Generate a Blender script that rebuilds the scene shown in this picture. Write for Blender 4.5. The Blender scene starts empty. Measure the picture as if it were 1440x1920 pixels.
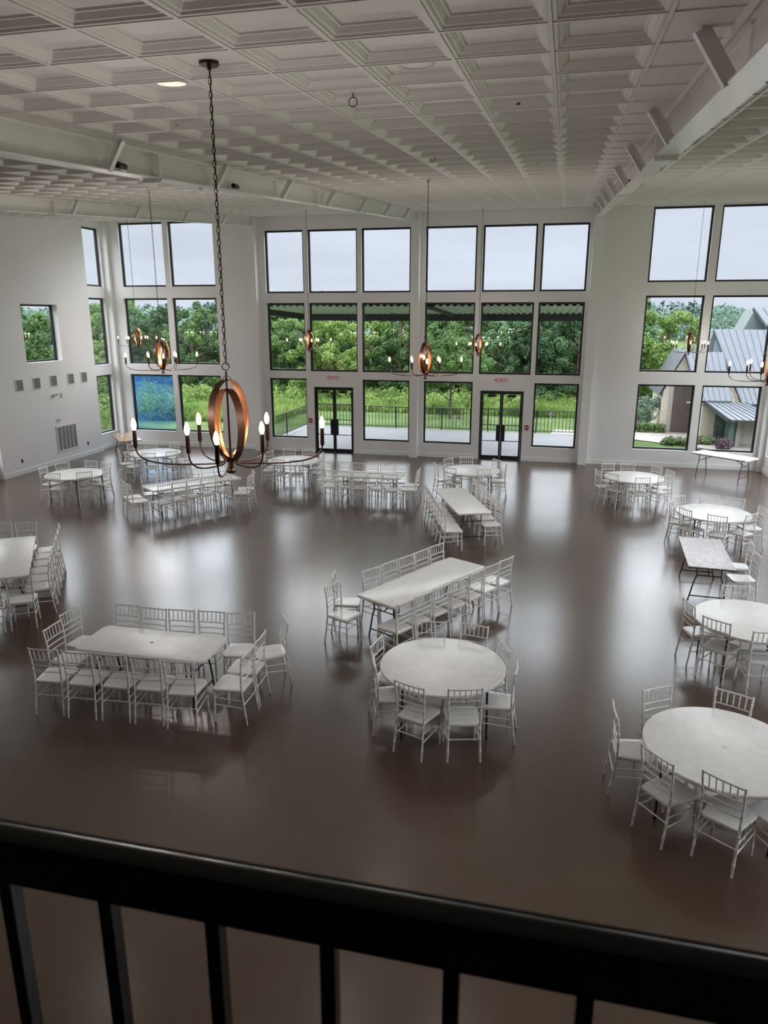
import bpy, bmesh, math, random
import numpy as np
from mathutils import Vector, Matrix

R = math.radians
C = bpy.context.scene.collection
SC = bpy.context.scene

# ------------------------------------------------------------------ camera
H = 4.87
PITCH, ROLL, YAW, FPX = R(15.096), R(0.064), R(-12.91), 1350.0
cp, sp = math.cos(PITCH), math.sin(PITCH)
fw = Vector((math.sin(YAW) * cp, math.cos(YAW) * cp, -sp))
rt = Vector((math.cos(YAW), -math.sin(YAW), 0))
up = rt.cross(fw)
rt2 = rt * math.cos(ROLL) + up * math.sin(ROLL)
up2 = up * math.cos(ROLL) - rt * math.sin(ROLL)
cam_d = bpy.data.cameras.new('camera')
cam = bpy.data.objects.new('camera', cam_d)
C.objects.link(cam)
m = Matrix.Identity(4)
for i in range(3):
    m[i][0], m[i][1], m[i][2] = rt2[i], up2[i], -fw[i]
m[0][3], m[1][3], m[2][3] = 0, 0, H
cam.matrix_world = m
cam_d.sensor_fit = 'VERTICAL'
cam_d.sensor_height = 36.0
cam_d.lens = FPX / 1920 * 36.0
cam_d.clip_start, cam_d.clip_end = 0.05, 2000
cam_d.dof.use_dof = True
cam_d.dof.focus_distance = 13.0
cam_d.dof.aperture_fstop = 8.0
SC.camera = cam

# ------------------------------------------------------------------ view, world, light
SC.view_settings.view_transform = 'Standard'
SC.view_settings.look = 'None'
SC.view_settings.gamma = 1
SC.view_settings.use_curve_mapping = False
SC.view_settings.exposure = 0.0
cy = SC.cycles
cy.use_denoising = True
cy.max_bounces = 7
cy.diffuse_bounces = 5
cy.glossy_bounces = 3
cy.transmission_bounces = 3
cy.transparent_max_bounces = 12
cy.sample_clamp_indirect = 6
cy.caustics_reflective = False
cy.caustics_refractive = False

SKY_HORIZON, SKY_ZENITH, SKY_STRENGTH = (0.76, 0.82, 0.94), (1.0, 1.06, 1.14), 1.0
ZENITH_GAIN = 6.0
w = bpy.data.worlds.new('overcast_sky')
SC.world = w
w.use_nodes = True
nt = w.node_tree
nt.nodes.clear()
N = nt.nodes.new
tc = N('ShaderNodeTexCoord'); sx = N('ShaderNodeSeparateXYZ'); mr = N('ShaderNodeMapRange')
mx = N('ShaderNodeMix'); bg = N('ShaderNodeBackground'); wo = N('ShaderNodeOutputWorld')
nz = N('ShaderNodeTexNoise'); mp = N('ShaderNodeMapping'); nm = N('ShaderNodeMapRange'); mul = N('ShaderNodeMix')
L = nt.links.new
L(tc.outputs['Generated'], sx.inputs[0]); L(sx.outputs[2], mr.inputs[0])
# bright overcast: pale near the horizon, much brighter higher up where the sun stands behind the cloud
mr.inputs[1].default_value, mr.inputs[2].default_value = 0.165, 0.34
mr.interpolation_type = 'SMOOTHSTEP'
mx.data_type = 'RGBA'
mx.inputs[6].default_value = (*SKY_HORIZON, 1)
mx.inputs[7].default_value = tuple(c * ZENITH_GAIN for c in SKY_ZENITH) + (1,)
L(mr.outputs[0], mx.inputs[0])
mp.inputs['Scale'].default_value = (1.2, 1.2, 6)
L(tc.outputs['Generated'], mp.inputs[0]); L(mp.outputs[0], nz.inputs['Vector'])
nz.inputs['Scale'].default_value = 3; nz.inputs['Detail'].default_value = 5
L(nz.outputs[0], nm.inputs[0])
nm.inputs[1].default_value, nm.inputs[2].default_value, nm.inputs[3].default_value, nm.inputs[4].default_value = 0.3, 0.7, 0.9, 1.08
mul.data_type = 'RGBA'; mul.blend_type = 'MULTIPLY'; mul.inputs[0].default_value = 1
L(mx.outputs[2], mul.inputs[6]); L(nm.outputs[0], mul.inputs[7])
L(mul.outputs[2], bg.inputs[0]); bg.inputs[1].default_value = SKY_STRENGTH
L(bg.outputs[0], wo.inputs[0])


def portal(name, loc, rot, sx_, sy_):
    d = bpy.data.lights.new(name, 'AREA')
    d.shape = 'RECTANGLE'; d.size, d.size_y = sx_, sy_
    d.cycles.is_portal = True
    o = bpy.data.objects.new(name, d); C.objects.link(o)
    o.location = loc; o.rotation_euler = rot
    return o

# daylight portals lie in the window walls and only steer the sky's light through them
portal('daylight_portal', (-4.8, 25.9, 4.2), (R(-90), 0, 0), 23.4, 8.2)
portal('daylight_portal', (7.25, 15.5, 4.0), (0, R(90), 0), 7.5, 20)
portal('daylight_portal', (-16.95, 17.5, 4.0), (0, R(-90), 0), 7.5, 16)

# ------------------------------------------------------------------ materials
MATS = {}


def mat(name, col, rough=0.5, metal=0.0, noise=0.0, nscale=8.0, bump=0.0, bscale=40.0, spec=0.5, emit=None, estr=0.0, col2=None, coat=0.0):
    if name in MATS:
        return MATS[name]
    m_ = bpy.data.materials.new(name); m_.use_nodes = True
    t = m_.node_tree; b = t.nodes['Principled BSDF']
    b.inputs['Base Color'].default_value = (*col, 1)
    b.inputs['Roughness'].default_value = rough
    b.inputs['Metallic'].default_value = metal
    b.inputs['Specular IOR Level'].default_value = spec
    b.inputs['Coat Weight'].default_value = coat
    if emit:
        b.inputs['Emission Color'].default_value = (*emit, 1)
        b.inputs['Emission Strength'].default_value = estr
    if noise > 0 or col2:
        c = t.nodes.new('ShaderNodeTexCoord'); n = t.nodes.new('ShaderNodeTexNoise'); r = t.nodes.new('ShaderNodeValToRGB')
        n.inputs['Scale'].default_value = nscale; n.inputs['Detail'].default_value = 6
        t.links.new(c.outputs['Object'], n.inputs['Vector']); t.links.new(n.outputs[0], r.inputs[0])
        a = tuple(max(0, x * (1 - noise)) for x in col)
        bb = col2 or tuple(min(1, x * (1 + noise)) for x in col)
        r.color_ramp.elements[0].position = 0.35; r.color_ramp.elements[1].position = 0.65
        r.color_ramp.elements[0].color = (*a, 1); r.color_ramp.elements[1].color = (*bb, 1)
        t.links.new(r.outputs[0], b.inputs['Base Color'])
    if bump > 0:
        c = t.nodes.new('ShaderNodeTexCoord'); n = t.nodes.new('ShaderNodeTexNoise'); u = t.nodes.new('ShaderNodeBump')
        n.inputs['Scale'].default_value = bscale
        u.inputs['Strength'].default_value = bump; u.inputs['Distance'].default_value = 0.01
        t.links.new(c.outputs['Object'], n.inputs['Vector']); t.links.new(n.outputs[0], u.inputs['Height'])
        t.links.new(u.outputs[0], b.inputs['Normal'])
    MATS[name] = m_
    return m_


WALL = mat('wall_paint', (0.82, 0.80, 0.795), 0.6, bump=0.05, bscale=90)
TRIM = mat('white_trim', (0.82, 0.82, 0.805), 0.4)
CEIL = mat('ceiling_tile_white', (0.84, 0.81, 0.80), 0.5)
STEEL = mat('white_painted_steel', (0.85, 0.825, 0.82), 0.25)
BLACK = mat('black_window_frame', (0.010, 0.010, 0.012), 0.35)
RAILM = mat('black_gloss_railing', (0.002, 0.002, 0.003), 0.18)
RAILM.node_tree.nodes['Principled BSDF'].inputs['IOR'].default_value = 1.6
LEGM = mat('black_table_leg', (0.012, 0.012, 0.015), 0.35)
CHAIRM = mat('chair_white_resin', (0.86, 0.84, 0.82), 0.25)
SEATM = mat('chair_seat_white', (0.87, 0.84, 0.81), 0.22)
TABLEM = mat('table_top_plastic', (0.84, 0.81, 0.785), 0.28, noise=0.04, nscale=9)
WORNM = mat('worn_white_laminate', (0.45, 0.42, 0.42), 0.35, noise=0.0, nscale=14, col2=(0.72, 0.69, 0.70))
PLYM = mat('pale_wood_laminate', (0.62, 0.42, 0.28), 0.12, noise=0.1, nscale=5)
COPPER = mat('copper_band_inside', (0.62, 0.24, 0.09), 0.32, metal=0.9)
BRONZE = mat('dark_bronze', (0.055, 0.024, 0.014), 0.36, metal=0.7)
BLACKIRON = mat('dark_iron', (0.02, 0.015, 0.012), 0.4, metal=0.5)
BULB = mat('warm_bulb_glass', (1, 0.8, 0.5), 0.3, emit=(1.0, 0.60, 0.25), estr=9.0)
LAMPON = mat('recessed_lamp_glow', (1, 0.8, 0.6), 0.3, emit=(1.0, 0.76, 0.62), estr=0.85)
LAMPOFF = mat('recessed_lamp_reflector', (0.85, 0.80, 0.78), 0.2)
CONC = mat('patio_concrete', (0.200, 0.200, 0.208), 0.7, noise=0.06, nscale=2)
PATHC = mat('path_concrete', (0.280, 0.250, 0.225), 0.8, noise=0.08, nscale=2)
FENCEM = mat('fence_black_metal', (0.015, 0.015, 0.015), 0.5)
REDM = mat('exit_red', (0.6, 0.02, 0.02), 0.4, emit=(1, 0.05, 0.04), estr=0.08)
WHITEP = mat('white_plastic', (0.75, 0.75, 0.74), 0.4)
GREYP = mat('grey_grille', (0.16, 0.16, 0.17), 0.5)
PULLM = mat('red_pull_station', (0.35, 0.03, 0.03), 0.4)
ROOFM = mat('standing_seam_metal', (0.088, 0.096, 0.112), 0.35, metal=0.3, noise=0.05, nscale=2)
ROOFD = mat('dark_roof_edge', (0.04, 0.045, 0.05), 0.5)
PANELM = mat('brown_door_panel', (0.085, 0.062, 0.06), 0.6, noise=0.1, nscale=3)
LIME = mat('pale_stucco', (0.341, 0.308, 0.275), 0.8)
BARK = mat('tree_bark', (0.10, 0.075, 0.055), 0.9, noise=0.2, nscale=10)
PURPLE = mat('purple_leaves', (0.10, 0.05, 0.08), 0.6, noise=0.3, nscale=8)
SILVERL = mat('silver_green_leaves', (0.12, 0.19, 0.13), 0.6, noise=0.2, nscale=8)
HEDGEM = mat('hedge_leaves', (0.05, 0.11, 0.02), 0.6, noise=0.3, nscale=8, col2=(0.13, 0.20, 0.05))


def floor_material():
    m_ = bpy.data.materials.new('polished_concrete'); m_.use_nodes = True
    t = m_.node_tree; b = t.nodes['Principled BSDF']; n_ = t.nodes.new; l = t.links.new
    c = n_('ShaderNodeTexCoord')
    a = n_('ShaderNodeTexNoise'); a.inputs['Scale'].default_value = 0.45; a.inputs['Detail'].default_value = 9; a.inputs['Roughness'].default_value = 0.62
    r = n_('ShaderNodeValToRGB')
    r.color_ramp.elements[0].position, r.color_ramp.elements[1].position = 0.3, 0.7
    r.color_ramp.elements[0].color = (0.074, 0.043, 0.026, 1); r.color_ramp.elements[1].color = (0.096, 0.058, 0.038, 1)
    l(c.outputs['Object'], a.inputs['Vector']); l(a.outputs[0], r.inputs[0])
    # hairline crack running away from the viewer
    s = n_('ShaderNodeSeparateXYZ'); l(c.outputs['Object'], s.inputs[0])
    k = n_('ShaderNodeTexNoise'); k.noise_dimensions = '1D'; k.inputs['Scale'].default_value = 1.3; k.inputs['Detail'].default_value = 7
    l(s.outputs[1], k.inputs['W'])
    k2 = n_('ShaderNodeMath'); k2.operation = 'MULTIPLY_ADD'; k2.inputs[1].default_value = 0.5; k2.inputs[2].default_value = 0.88
    l(k.outputs[0], k2.inputs[0])
    d = n_('ShaderNodeMath'); d.operation = 'SUBTRACT'; l(s.outputs[0], d.inputs[0]); l(k2.outputs[0], d.inputs[1])
    ab = n_('ShaderNodeMath'); ab.operation = 'ABSOLUTE'; l(d.outputs[0], ab.inputs[0])
    lt = n_('ShaderNodeMath'); lt.operation = 'LESS_THAN'; lt.inputs[1].default_value = 0.005; l(ab.outputs[0], lt.inputs[0])
    g1 = n_('ShaderNodeMath'); g1.operation = 'GREATER_THAN'; g1.inputs[1].default_value = 7.6; l(s.outputs[1], g1.inputs[0])
    g2 = n_('ShaderNodeMath'); g2.operation = 'LESS_THAN'; g2.inputs[1].default_value = 14.5; l(s.outputs[1], g2.inputs[0])
    m1 = n_('ShaderNodeMath'); m1.operation = 'MULTIPLY'; l(lt.outputs[0], m1.inputs[0]); l(g1.outputs[0], m1.inputs[1])
    m2 = n_('ShaderNodeMath'); m2.operation = 'MULTIPLY'; l(m1.outputs[0], m2.inputs[0]); l(g2.outputs[0], m2.inputs[1])
    m3 = n_('ShaderNodeMath'); m3.operation = 'MULTIPLY'; m3.inputs[1].default_value = 0.6; l(m2.outputs[0], m3.inputs[0])
    mi = n_('ShaderNodeMix'); mi.data_type = 'RGBA'; mi.inputs[7].default_value = (0.035, 0.03, 0.025, 1)
    l(m3.outputs[0], mi.inputs[0]); l(r.outputs[0], mi.inputs[6]); l(mi.outputs[2], b.inputs['Base Color'])
    e = n_('ShaderNodeTexNoise'); e.inputs['Scale'].default_value = 0.7; e.inputs['Detail'].default_value = 3
    l(c.outputs['Object'], e.inputs['Vector'])
    rr = n_('ShaderNodeMapRange'); rr.inputs[3].default_value, rr.inputs[4].default_value = 0.19, 0.27
    l(e.outputs[0], rr.inputs[0]); l(rr.outputs[0], b.inputs['Roughness'])
    f = n_('ShaderNodeTexNoise'); f.inputs['Scale'].default_value = 3; f.inputs['Detail'].default_value = 2
    l(c.outputs['Object'], f.inputs['Vector'])
    u = n_('ShaderNodeBump'); u.inputs['Strength'].default_value = 0.02; u.inputs['Distance'].default_value = 0.01
    l(f.outputs[0], u.inputs['Height']); l(u.outputs[0], b.inputs['Normal'])
    b.inputs['IOR'].default_value = 1.75
    return m_


FLOOR = floor_material()


def glass_material(name, tint, blue=None):
    m_ = bpy.data.materials.new(name); m_.use_nodes = True
    t = m_.node_tree; t.nodes.clear(); n_ = t.nodes.new; l = t.links.new
    o = n_('ShaderNodeOutputMaterial'); tr = n_('ShaderNodeBsdfTransparent'); gl = n_('ShaderNodeBsdfGlossy'); mi = n_('ShaderNodeMixShader'); fr = n_('ShaderNodeFresnel')
    tr.inputs[0].default_value = (*tint, 1); gl.inputs['Roughness'].default_value = 0.0
    gl.inputs[0].default_value = (0.9, 0.95, 1, 1)
    ge = n_('ShaderNodeNewGeometry'); ma = n_('ShaderNodeMath'); ma.operation = 'MULTIPLY_ADD'
    ma.inputs[1].default_value = 1 / 1.3 - 1.3; ma.inputs[2].default_value = 1.3
    l(ge.outputs['Backfacing'], ma.inputs[0]); l(ma.outputs[0], fr.inputs[0])
    l(fr.outputs[0], mi.inputs[0]); l(tr.outputs[0], mi.inputs[1]); l(gl.outputs[0], mi.inputs[2]); l(mi.outputs[0], o.inputs[0])
    return m_


GLASS = glass_material('window_glass', (0.96, 0.97, 0.97))


def blue_film_material():
    m_ = glass_material('glass_with_blue_film', (0.80, 0.92, 0.98))
    t = m_.node_tree
    tr = [n for n in t.nodes if n.type == 'BSDF_TRANSPARENT'][0]
    mi = [n for n in t.nodes if n.type == 'MIX_SHADER'][0]
    out = [n for n in t.nodes if n.type == 'OUTPUT_MATERIAL'][0]
    tl = t.nodes.new('ShaderNodeBsdfTranslucent'); tl.inputs[0].default_value = (0.05, 0.16, 0.40, 1)
    m2 = t.nodes.new('ShaderNodeMixShader'); n = t.nodes.new('ShaderNodeTexNoise'); c = t.nodes.new('ShaderNodeTexCoord')
    r = t.nodes.new('ShaderNodeMapRange'); r.inputs[1].default_value, r.inputs[2].default_value = 0.35, 0.65
    r.inputs[3].default_value, r.inputs[4].default_value = 0.05, 0.40
    n.inputs['Scale'].default_value = 0.8
    t.links.new(c.outputs['Object'], n.inputs[0]); t.links.new(n.outputs[0], r.inputs[0]); t.links.new(r.outputs[0], m2.inputs[0])
    t.links.new(mi.outputs[0], m2.inputs[1]); t.links.new(tl.outputs[0], m2.inputs[2]); t.links.new(m2.outputs[0], out.inputs[0])
    return m_


BLUEGLASS = blue_film_material()


def leaf_material(name, c0, c1, scale=0.35, trans=0.35):
    m_ = bpy.data.materials.new(name); m_.use_nodes = True
    t = m_.node_tree; b = t.nodes['Principled BSDF']; out = t.nodes['Material Output']; l = t.links.new
    g = t.nodes.new('ShaderNodeNewGeometry'); n = t.nodes.new('ShaderNodeTexNoise'); r = t.nodes.new('ShaderNodeValToRGB')
    n.inputs['Scale'].default_value = scale; n.inputs['Detail'].default_value = 5
    l(g.outputs['Position'], n.inputs['Vector']); l(n.outputs[0], r.inputs[0])
    r.color_ramp.elements[0].position, r.color_ramp.elements[1].position = 0.36, 0.64
    r.color_ramp.elements[0].color = (*c0, 1); r.color_ramp.elements[1].color = (*c1, 1)
    l(r.outputs[0], b.inputs['Base Color']); b.inputs['Roughness'].default_value = 0.6
    b.inputs['Specular IOR Level'].default_value = 0.25
    tl = t.nodes.new('ShaderNodeBsdfTranslucent'); l(r.outputs[0], tl.inputs[0])
    mi = t.nodes.new('ShaderNodeMixShader'); mi.inputs[0].default_value = trans
    l(b.outputs[0], mi.inputs[1]); l(tl.outputs[0], mi.inputs[2]); l(mi.outputs[0], out.inputs[0])
    return m_


LEAF_A = leaf_material('leaf_mid_green', (0.050, 0.108, 0.030), (0.150, 0.250, 0.075))
LEAF_B = leaf_material('leaf_dark_green', (0.035, 0.078, 0.030), (0.100, 0.180, 0.075))
LEAF_C = leaf_material('leaf_yellow_green', (0.095, 0.175, 0.035), (0.23, 0.32, 0.085))
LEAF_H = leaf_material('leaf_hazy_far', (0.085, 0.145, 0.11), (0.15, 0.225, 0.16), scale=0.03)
WEED = leaf_material('meadow_weed', (0.10, 0.18, 0.035), (0.23, 0.32, 0.085), scale=0.5, trans=0.4)


def ground_material():
    m_ = bpy.data.materials.new('grass_ground'); m_.use_nodes = True
    t = m_.node_tree; b = t.nodes['Principled BSDF']; l = t.links.new
    c = t.nodes.new('ShaderNodeTexCoord'); n = t.nodes.new('ShaderNodeTexNoise'); r = t.nodes.new('ShaderNodeValToRGB')
    n.inputs['Scale'].default_value = 0.5; n.inputs['Detail'].default_value = 9
    l(c.outputs['Object'], n.inputs[0]); l(n.outputs[0], r.inputs[0])
    r.color_ramp.elements[0].position, r.color_ramp.elements[1].position = 0.35, 0.65
    r.color_ramp.elements[0].color = (0.045, 0.085, 0.02, 1); r.color_ramp.elements[1].color = (0.10, 0.14, 0.048, 1)
    l(r.outputs[0], b.inputs['Base Color']); b.inputs['Roughness'].default_value = 0.9
    b.inputs['Specular IOR Level'].default_value = 0.1
    return m_


GROUND = ground_material()


def stone_material():
    m_ = bpy.data.materials.new('stacked_limestone'); m_.use_nodes = True
    t = m_.node_tree; b = t.nodes['Principled BSDF']; l = t.links.new
    c = t.nodes.new('ShaderNodeTexCoord'); mp_ = t.nodes.new('ShaderNodeMapping'); mp_.inputs['Rotation'].default_value = (R(90), 0, 0)
    k = t.nodes.new('ShaderNodeTexBrick'); k.inputs['Scale'].default_value = 5
    k.inputs['Color1'].default_value = (0.62, 0.55, 0.45, 1); k.inputs['Color2'].default_value = (0.52, 0.46, 0.38, 1)
    k.inputs['Mortar'].default_value = (0.38, 0.34, 0.28, 1); k.inputs['Mortar Size'].default_value = 0.03
    l(c.outputs['Object'], mp_.inputs[0]); l(mp_.outputs[0], k.inputs[0]); l(k.outputs[0], b.inputs['Base Color'])
    b.inputs['Roughness'].default_value = 0.85
    return m_


STONE = stone_material()

# ------------------------------------------------------------------ mesh builder


class MB:
    def __init__(s):
        s.v = []; s.f = []

    def add(s, vs, fs):
        o = len(s.v)
        s.v += [tuple(x) for x in vs]
        s.f += [tuple(i + o for i in f) for f in fs]
        return s

    def box(s, x0, x1, y0, y1, z0, z1):
        return s.add([(x0, y0, z0), (x1, y0, z0), (x1, y1, z0), (x0, y1, z0), (x0, y0, z1), (x1, y0, z1), (x1, y1, z1), (x0, y1, z1)],
                     [(0, 3, 2, 1), (4, 5, 6, 7), (0, 1, 5, 4), (1, 2, 6, 5), (2, 3, 7, 6), (3, 0, 4, 7)])

    def hexa(s, p):  # eight corner points, bottom four then top four
        return s.add(p, [(0, 3, 2, 1), (4, 5, 6, 7), (0, 1, 5, 4), (1, 2, 6, 5), (2, 3, 7, 6), (3, 0, 4, 7)])

    def prism(s, poly, d):  # polygon of 3d points extruded by vector d
        n = len(poly); d = Vector(d)
        a = [Vector(p) for p in poly]; b = [p + d for p in a]
        fs = [tuple(range(n - 1, -1, -1)), tuple(range(n, 2 * n))] + [(i, (i + 1) % n, n + (i + 1) % n, n + i) for i in range(n)]
        return s.add(a + b, fs)

    def tube(s, pts, r, n=6, caps=True):
        pts = [Vector(p) for p in pts]
        rs = r if isinstance(r, (list, tuple)) else [r] * len(pts)
        vs, fs = [], []
        ref = None
        for i, p in enumerate(pts):
            d = (pts[min(i + 1, len(pts) - 1)] - pts[max(i - 1, 0)]).normalized()
            if ref is None:
                ref = Vector((0, 0, 1)) if abs(d.z) < 0.9 else Vector((1, 0, 0))
            u = (ref - d * ref.dot(d)).normalized(); v = d.cross(u); ref = u
            for k in range(n):
                a = 2 * math.pi * k / n
                vs.append(p + (u * math.cos(a) + v * math.sin(a)) * rs[i])
        for i in range(len(pts) - 1):
            for k in range(n):
                k2 = (k + 1) % n
                fs.append((i * n + k, i * n + k2, (i + 1) * n + k2, (i + 1) * n + k))
        if caps:
            fs.append(tuple(range(n - 1, -1, -1))); fs.append(tuple((len(pts) - 1) * n + k for k in range(n)))
        return s.add(vs, fs)

    def lathe(s, prof, c=(0, 0, 0), n=24):
        vs, fs = [], []
        for r, z in prof:
            for k in range(n):
                a = 2 * math.pi * k / n
                vs.append((c[0] + r * math.cos(a), c[1] + r * math.sin(a), c[2] + z))
        for i in range(len(prof) - 1):
            for k in range(n):
                k2 = (k + 1) % n
                fs.append((i * n + k, i * n + k2, (i + 1) * n + k2, (i + 1) * n + k))
        fs.append(tuple(range(n - 1, -1, -1))); fs.append(tuple((len(prof) - 1) * n + k for k in range(n)))
        return s.add(vs, fs)

    def mesh(s, name, m_, smooth=True, angle=35):
        me = bpy.data.meshes.new(name)
        me.from_pydata(s.v, [], s.f)
        me.materials.append(m_)
        if smooth:
            me.polygons.foreach_set('use_smooth', [True] * len(me.polygons))
            me.set_sharp_from_angle(angle=R(angle))
        me.update()
        return me

    def obj(s, name, m_, parent=None, smooth=True):
        return link(name, s.mesh(name, m_, smooth), parent)


def link(name, me, parent=None):
    o = bpy.data.objects.new(name, me); C.objects.link(o)
    if parent:
        o.parent = parent
    return o


def tag(o, label=None, cat=None, group=None, kind=None):
    if label: o['label'] = label
    if cat: o['category'] = cat
    if group: o['group'] = group
    if kind: o['kind'] = kind
    return o


def empty(name, loc=(0, 0, 0), rz=0.0, **k):
    o = bpy.data.objects.new(name, None); C.objects.link(o)
    o.empty_display_size = 0.1
    o.location = loc; o.rotation_euler = (0, 0, rz)
    return tag(o, **k)


def copy_tree(o, parent=None):
    c = o.copy(); C.objects.link(c); c.parent = parent
    for ch in list(o.children):
        copy_tree(ch, c)
    return c


def structure(o):
    o['kind'] = 'structure'
    return o

# ------------------------------------------------------------------ the hall
WY, XL, XR, ZC, SL = 25.5, -16.6, 6.9, 8.286, 0.09   # far wall, side walls, ceiling height at far wall, ceiling slope
YB = -7.0


def zc(y):
    return ZC - SL * (WY - y)


def shear(x, y):      # the roof frame runs a touch off square with the far wall
    return x - 0.009 * (WY - y)


def wall_grid(plane, p0, p1, a0, a1, z1f, holes, name):
    """slab between p0 (room side) and p1 along axis a, holes = (a0,a1,z0,z1)"""
    As = sorted({a0, a1, *[h[0] for h in holes], *[h[1] for h in holes]})
    Zs = sorted({0.0, *[h[2] for h in holes], *[h[3] for h in holes], 9.2})
    mb = MB()

    def P(p, a, z):
        z = min(z, z1f(a) if callable(z1f) else z1f)
        return (a, p, z) if plane == 'Y' else (p, a, z)
    hole = lambda i, j: any(h[0] <= (As[i] + As[i + 1]) / 2 <= h[1] and h[2] <= (Zs[j] + Zs[j + 1]) / 2 <= h[3] for h in holes)
    for i in range(len(As) - 1):
        for j in range(len(Zs) - 1):
            if hole(i, j):
                continue
            x0, x1, z0, z1 = As[i], As[i + 1], Zs[j], Zs[j + 1]
            if z0 >= (z1f(x0) if callable(z1f) else z1f):
                continue
            for p in (p0, p1):
                mb.add([P(p, x0, z0), P(p, x1, z0), P(p, x1, z1), P(p, x0, z1)], [(0, 1, 2, 3)])
    for h in holes:
        x0, x1, z0, z1 = h
        mb.add([P(p0, x0, z0), P(p1, x0, z0), P(p1, x0, z1), P(p0, x0, z1)], [(0, 1, 2, 3)])
        mb.add([P(p0, x1, z0), P(p1, x1, z0), P(p1, x1, z1), P(p0, x1, z1)], [(0, 1, 2, 3)])
        mb.add([P(p0, x0, z1), P(p1, x0, z1), P(p1, x1, z1), P(p0, x1, z1)], [(0, 1, 2, 3)])
        if z0 > 0:
            mb.add([P(p0, x0, z0), P(p1, x0, z0), P(p1, x1, z0), P(p0, x1, z0)], [(0, 1, 2, 3)])
    return structure(mb.obj(name, WALL, smooth=False))


win_n = [0]


def window(plane, p, a0, a1, z0, z1, z1b=None, glass=None, f=0.06, d=0.07):
    """black framed fixed window; p = room side of the frame, d = depth"""
    win_n[0] += 1
    z1b = z1 if z1b is None else z1b
    s = 1 if (plane == 'Y' or p > 0) else -1

    def hx(mb, u0, u1, w0, w1, w1b=None, q0=0.0, q1=None):
        q1 = d if q1 is None else q1
        w1b = w1 if w1b is None else w1b
        P = (lambda a, q, z: (a, p + q, z)) if plane == 'Y' else (lambda a, q, z: (p + s * q, a, z))
        mb.hexa([P(u0, q0, w0), P(u1, q0, w0), P(u1, q1, w0), P(u0, q1, w0), P(u0, q0, w1), P(u1, q0, w1b), P(u1, q1, w1b), P(u0, q1, w1)])
    mb = MB()
    hx(mb, a0, a0 + f, z0, z1)
    hx(mb, a1 - f, a1, z0, z1b)
    hx(mb, a0 + f, a1 - f, z0, z0 + f)
    P = (lambda a, q, z: (a, p + q, z)) if plane == 'Y' else (lambda a, q, z: (p + s * q, a, z))
    mb.hexa([P(a0 + f, 0, z1 - f), P(a1 - f, 0, z1b - f), P(a1 - f, d, z1b - f), P(a0 + f, d, z1 - f),
             P(a0 + f, 0, z1), P(a1 - f, 0, z1b), P(a1 - f, d, z1b), P(a0 + f, d, z1)])
    o = structure(mb.obj('window_%d' % win_n[0], BLACK, smooth=False))
    g = MB()
    hx(g, a0 + f, a1 - f, z0 + f, z1 - f, z1b - f, d * 0.5, d * 0.5 + 0.006)
    g.obj('pane', glass or GLASS, o, smooth=False)
    return o


# floor
structure(MB().box(XL - 0.3, XR + 0.3, YB - 0.3, WY + 0.3, -0.3, 0.0).obj('floor', FLOOR, smooth=False))

# far wall with its openings
R_OUT = [(5.98, 8.24), (3.15, 5.57), (0.57, 2.75)]
R_IN = [(5.72, 7.84), (2.98, 5.38), (0.49, 2.71)]
wins = []
for x0, x1 in ((-15.98, -14.17), (-13.97, -12.17), (2.82, 4.6), (4.83, 6.63)):
    wins += [(x0, x1, a, b) for a, b in R_OUT]
for x0, x1 in ((-10.22, -8.78), (-8.62, -6.82), (-6.66, -4.92), (-4.41, -2.67), (-2.48, -0.71), (-0.56, 0.93)):
    for k, (a, b) in enumerate(R_IN):
        if k == 2 and x0 in (-8.62, -2.48):
            continue
        wins.append((x0, x1, a, b))
doors = [(-8.50, -7.0, 0.0, 2.42), (-2.40, -0.90, 0.0, 2.42)]
wall_grid('Y', WY, WY + 0.185, XL - 0.3, XR + 0.3, ZC + 0.1, wins + doors, 'wall_far')
for h in wins:
    blue = abs(h[0] + 15.98) < .01 and h[2] < 1
    window('Y', WY + 0.11, *h, glass=BLUEGLASS if blue else None)

# right wall: two corner windows, then unseen ones added for more daylight
yr = [(23.35, 25.2), (21.3, 23.15)] + [(17.8, 20.0), (15.3, 17.5), (11.9, 14.1), (9.4, 11.6), (5.8, 8.0), (3.3, 5.5)]
zr_ = [(0.57, 2.75), (3.15, 5.57)]
hr = [(a, b, c, d) for a, b in yr for c, d in zr_]
wall_grid('X', XR, XR + 0.185, YB, WY, lambda y: zc(y) + 0.1, hr, 'wall_right')
for h in hr:
    window('X', XR + 0.11, *h)

# left wall: recessed bay with windows, and a proud stretch with a small window
hl = [(23.45, 25.25, a, b) for a, b in R_OUT[1:]] + [(23.45, 25.25, 5.98, 8.02)] + [(a, b, c, d) for a, b in ((16.7, 18.5), (14.7, 16.5), (11.4, 13.4)) for c, d in zr_]
hs = (20.33, 22.1, 3.45, 5.28)
wall_grid('X', XL, XL - 0.185, YB, WY, lambda y: zc(y) + 0.1, hl + [(19.7, 23.0, 3.1, 5.7)], 'wall_left')
for h in hl:
    window('X', XL - 0.11, *h)
XP = -16.38
wl = wall_grid('X', XP, XL + 0.002, 18.68, 23.9, lambda y: zc(y) + 0.05, [hs], 'wall_left_proud')
e_ = MB()
for y in (18.68, 23.9):
    e_.add([(XP, y, 0), (XL, y, 0), (XL, y, zc(y)), (XP, y, zc(y))], [(0, 1, 2, 3)])
structure(e_.obj('wall_left_return', WALL, smooth=False))
window('X', XL + 0.02, hs[0], hs[1], hs[2], hs[3])
wall_grid('Y', YB, YB - 0.3, XL - 0.3, XR + 0.3, zc(YB) + 0.1, [], 'wall_back')

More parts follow.
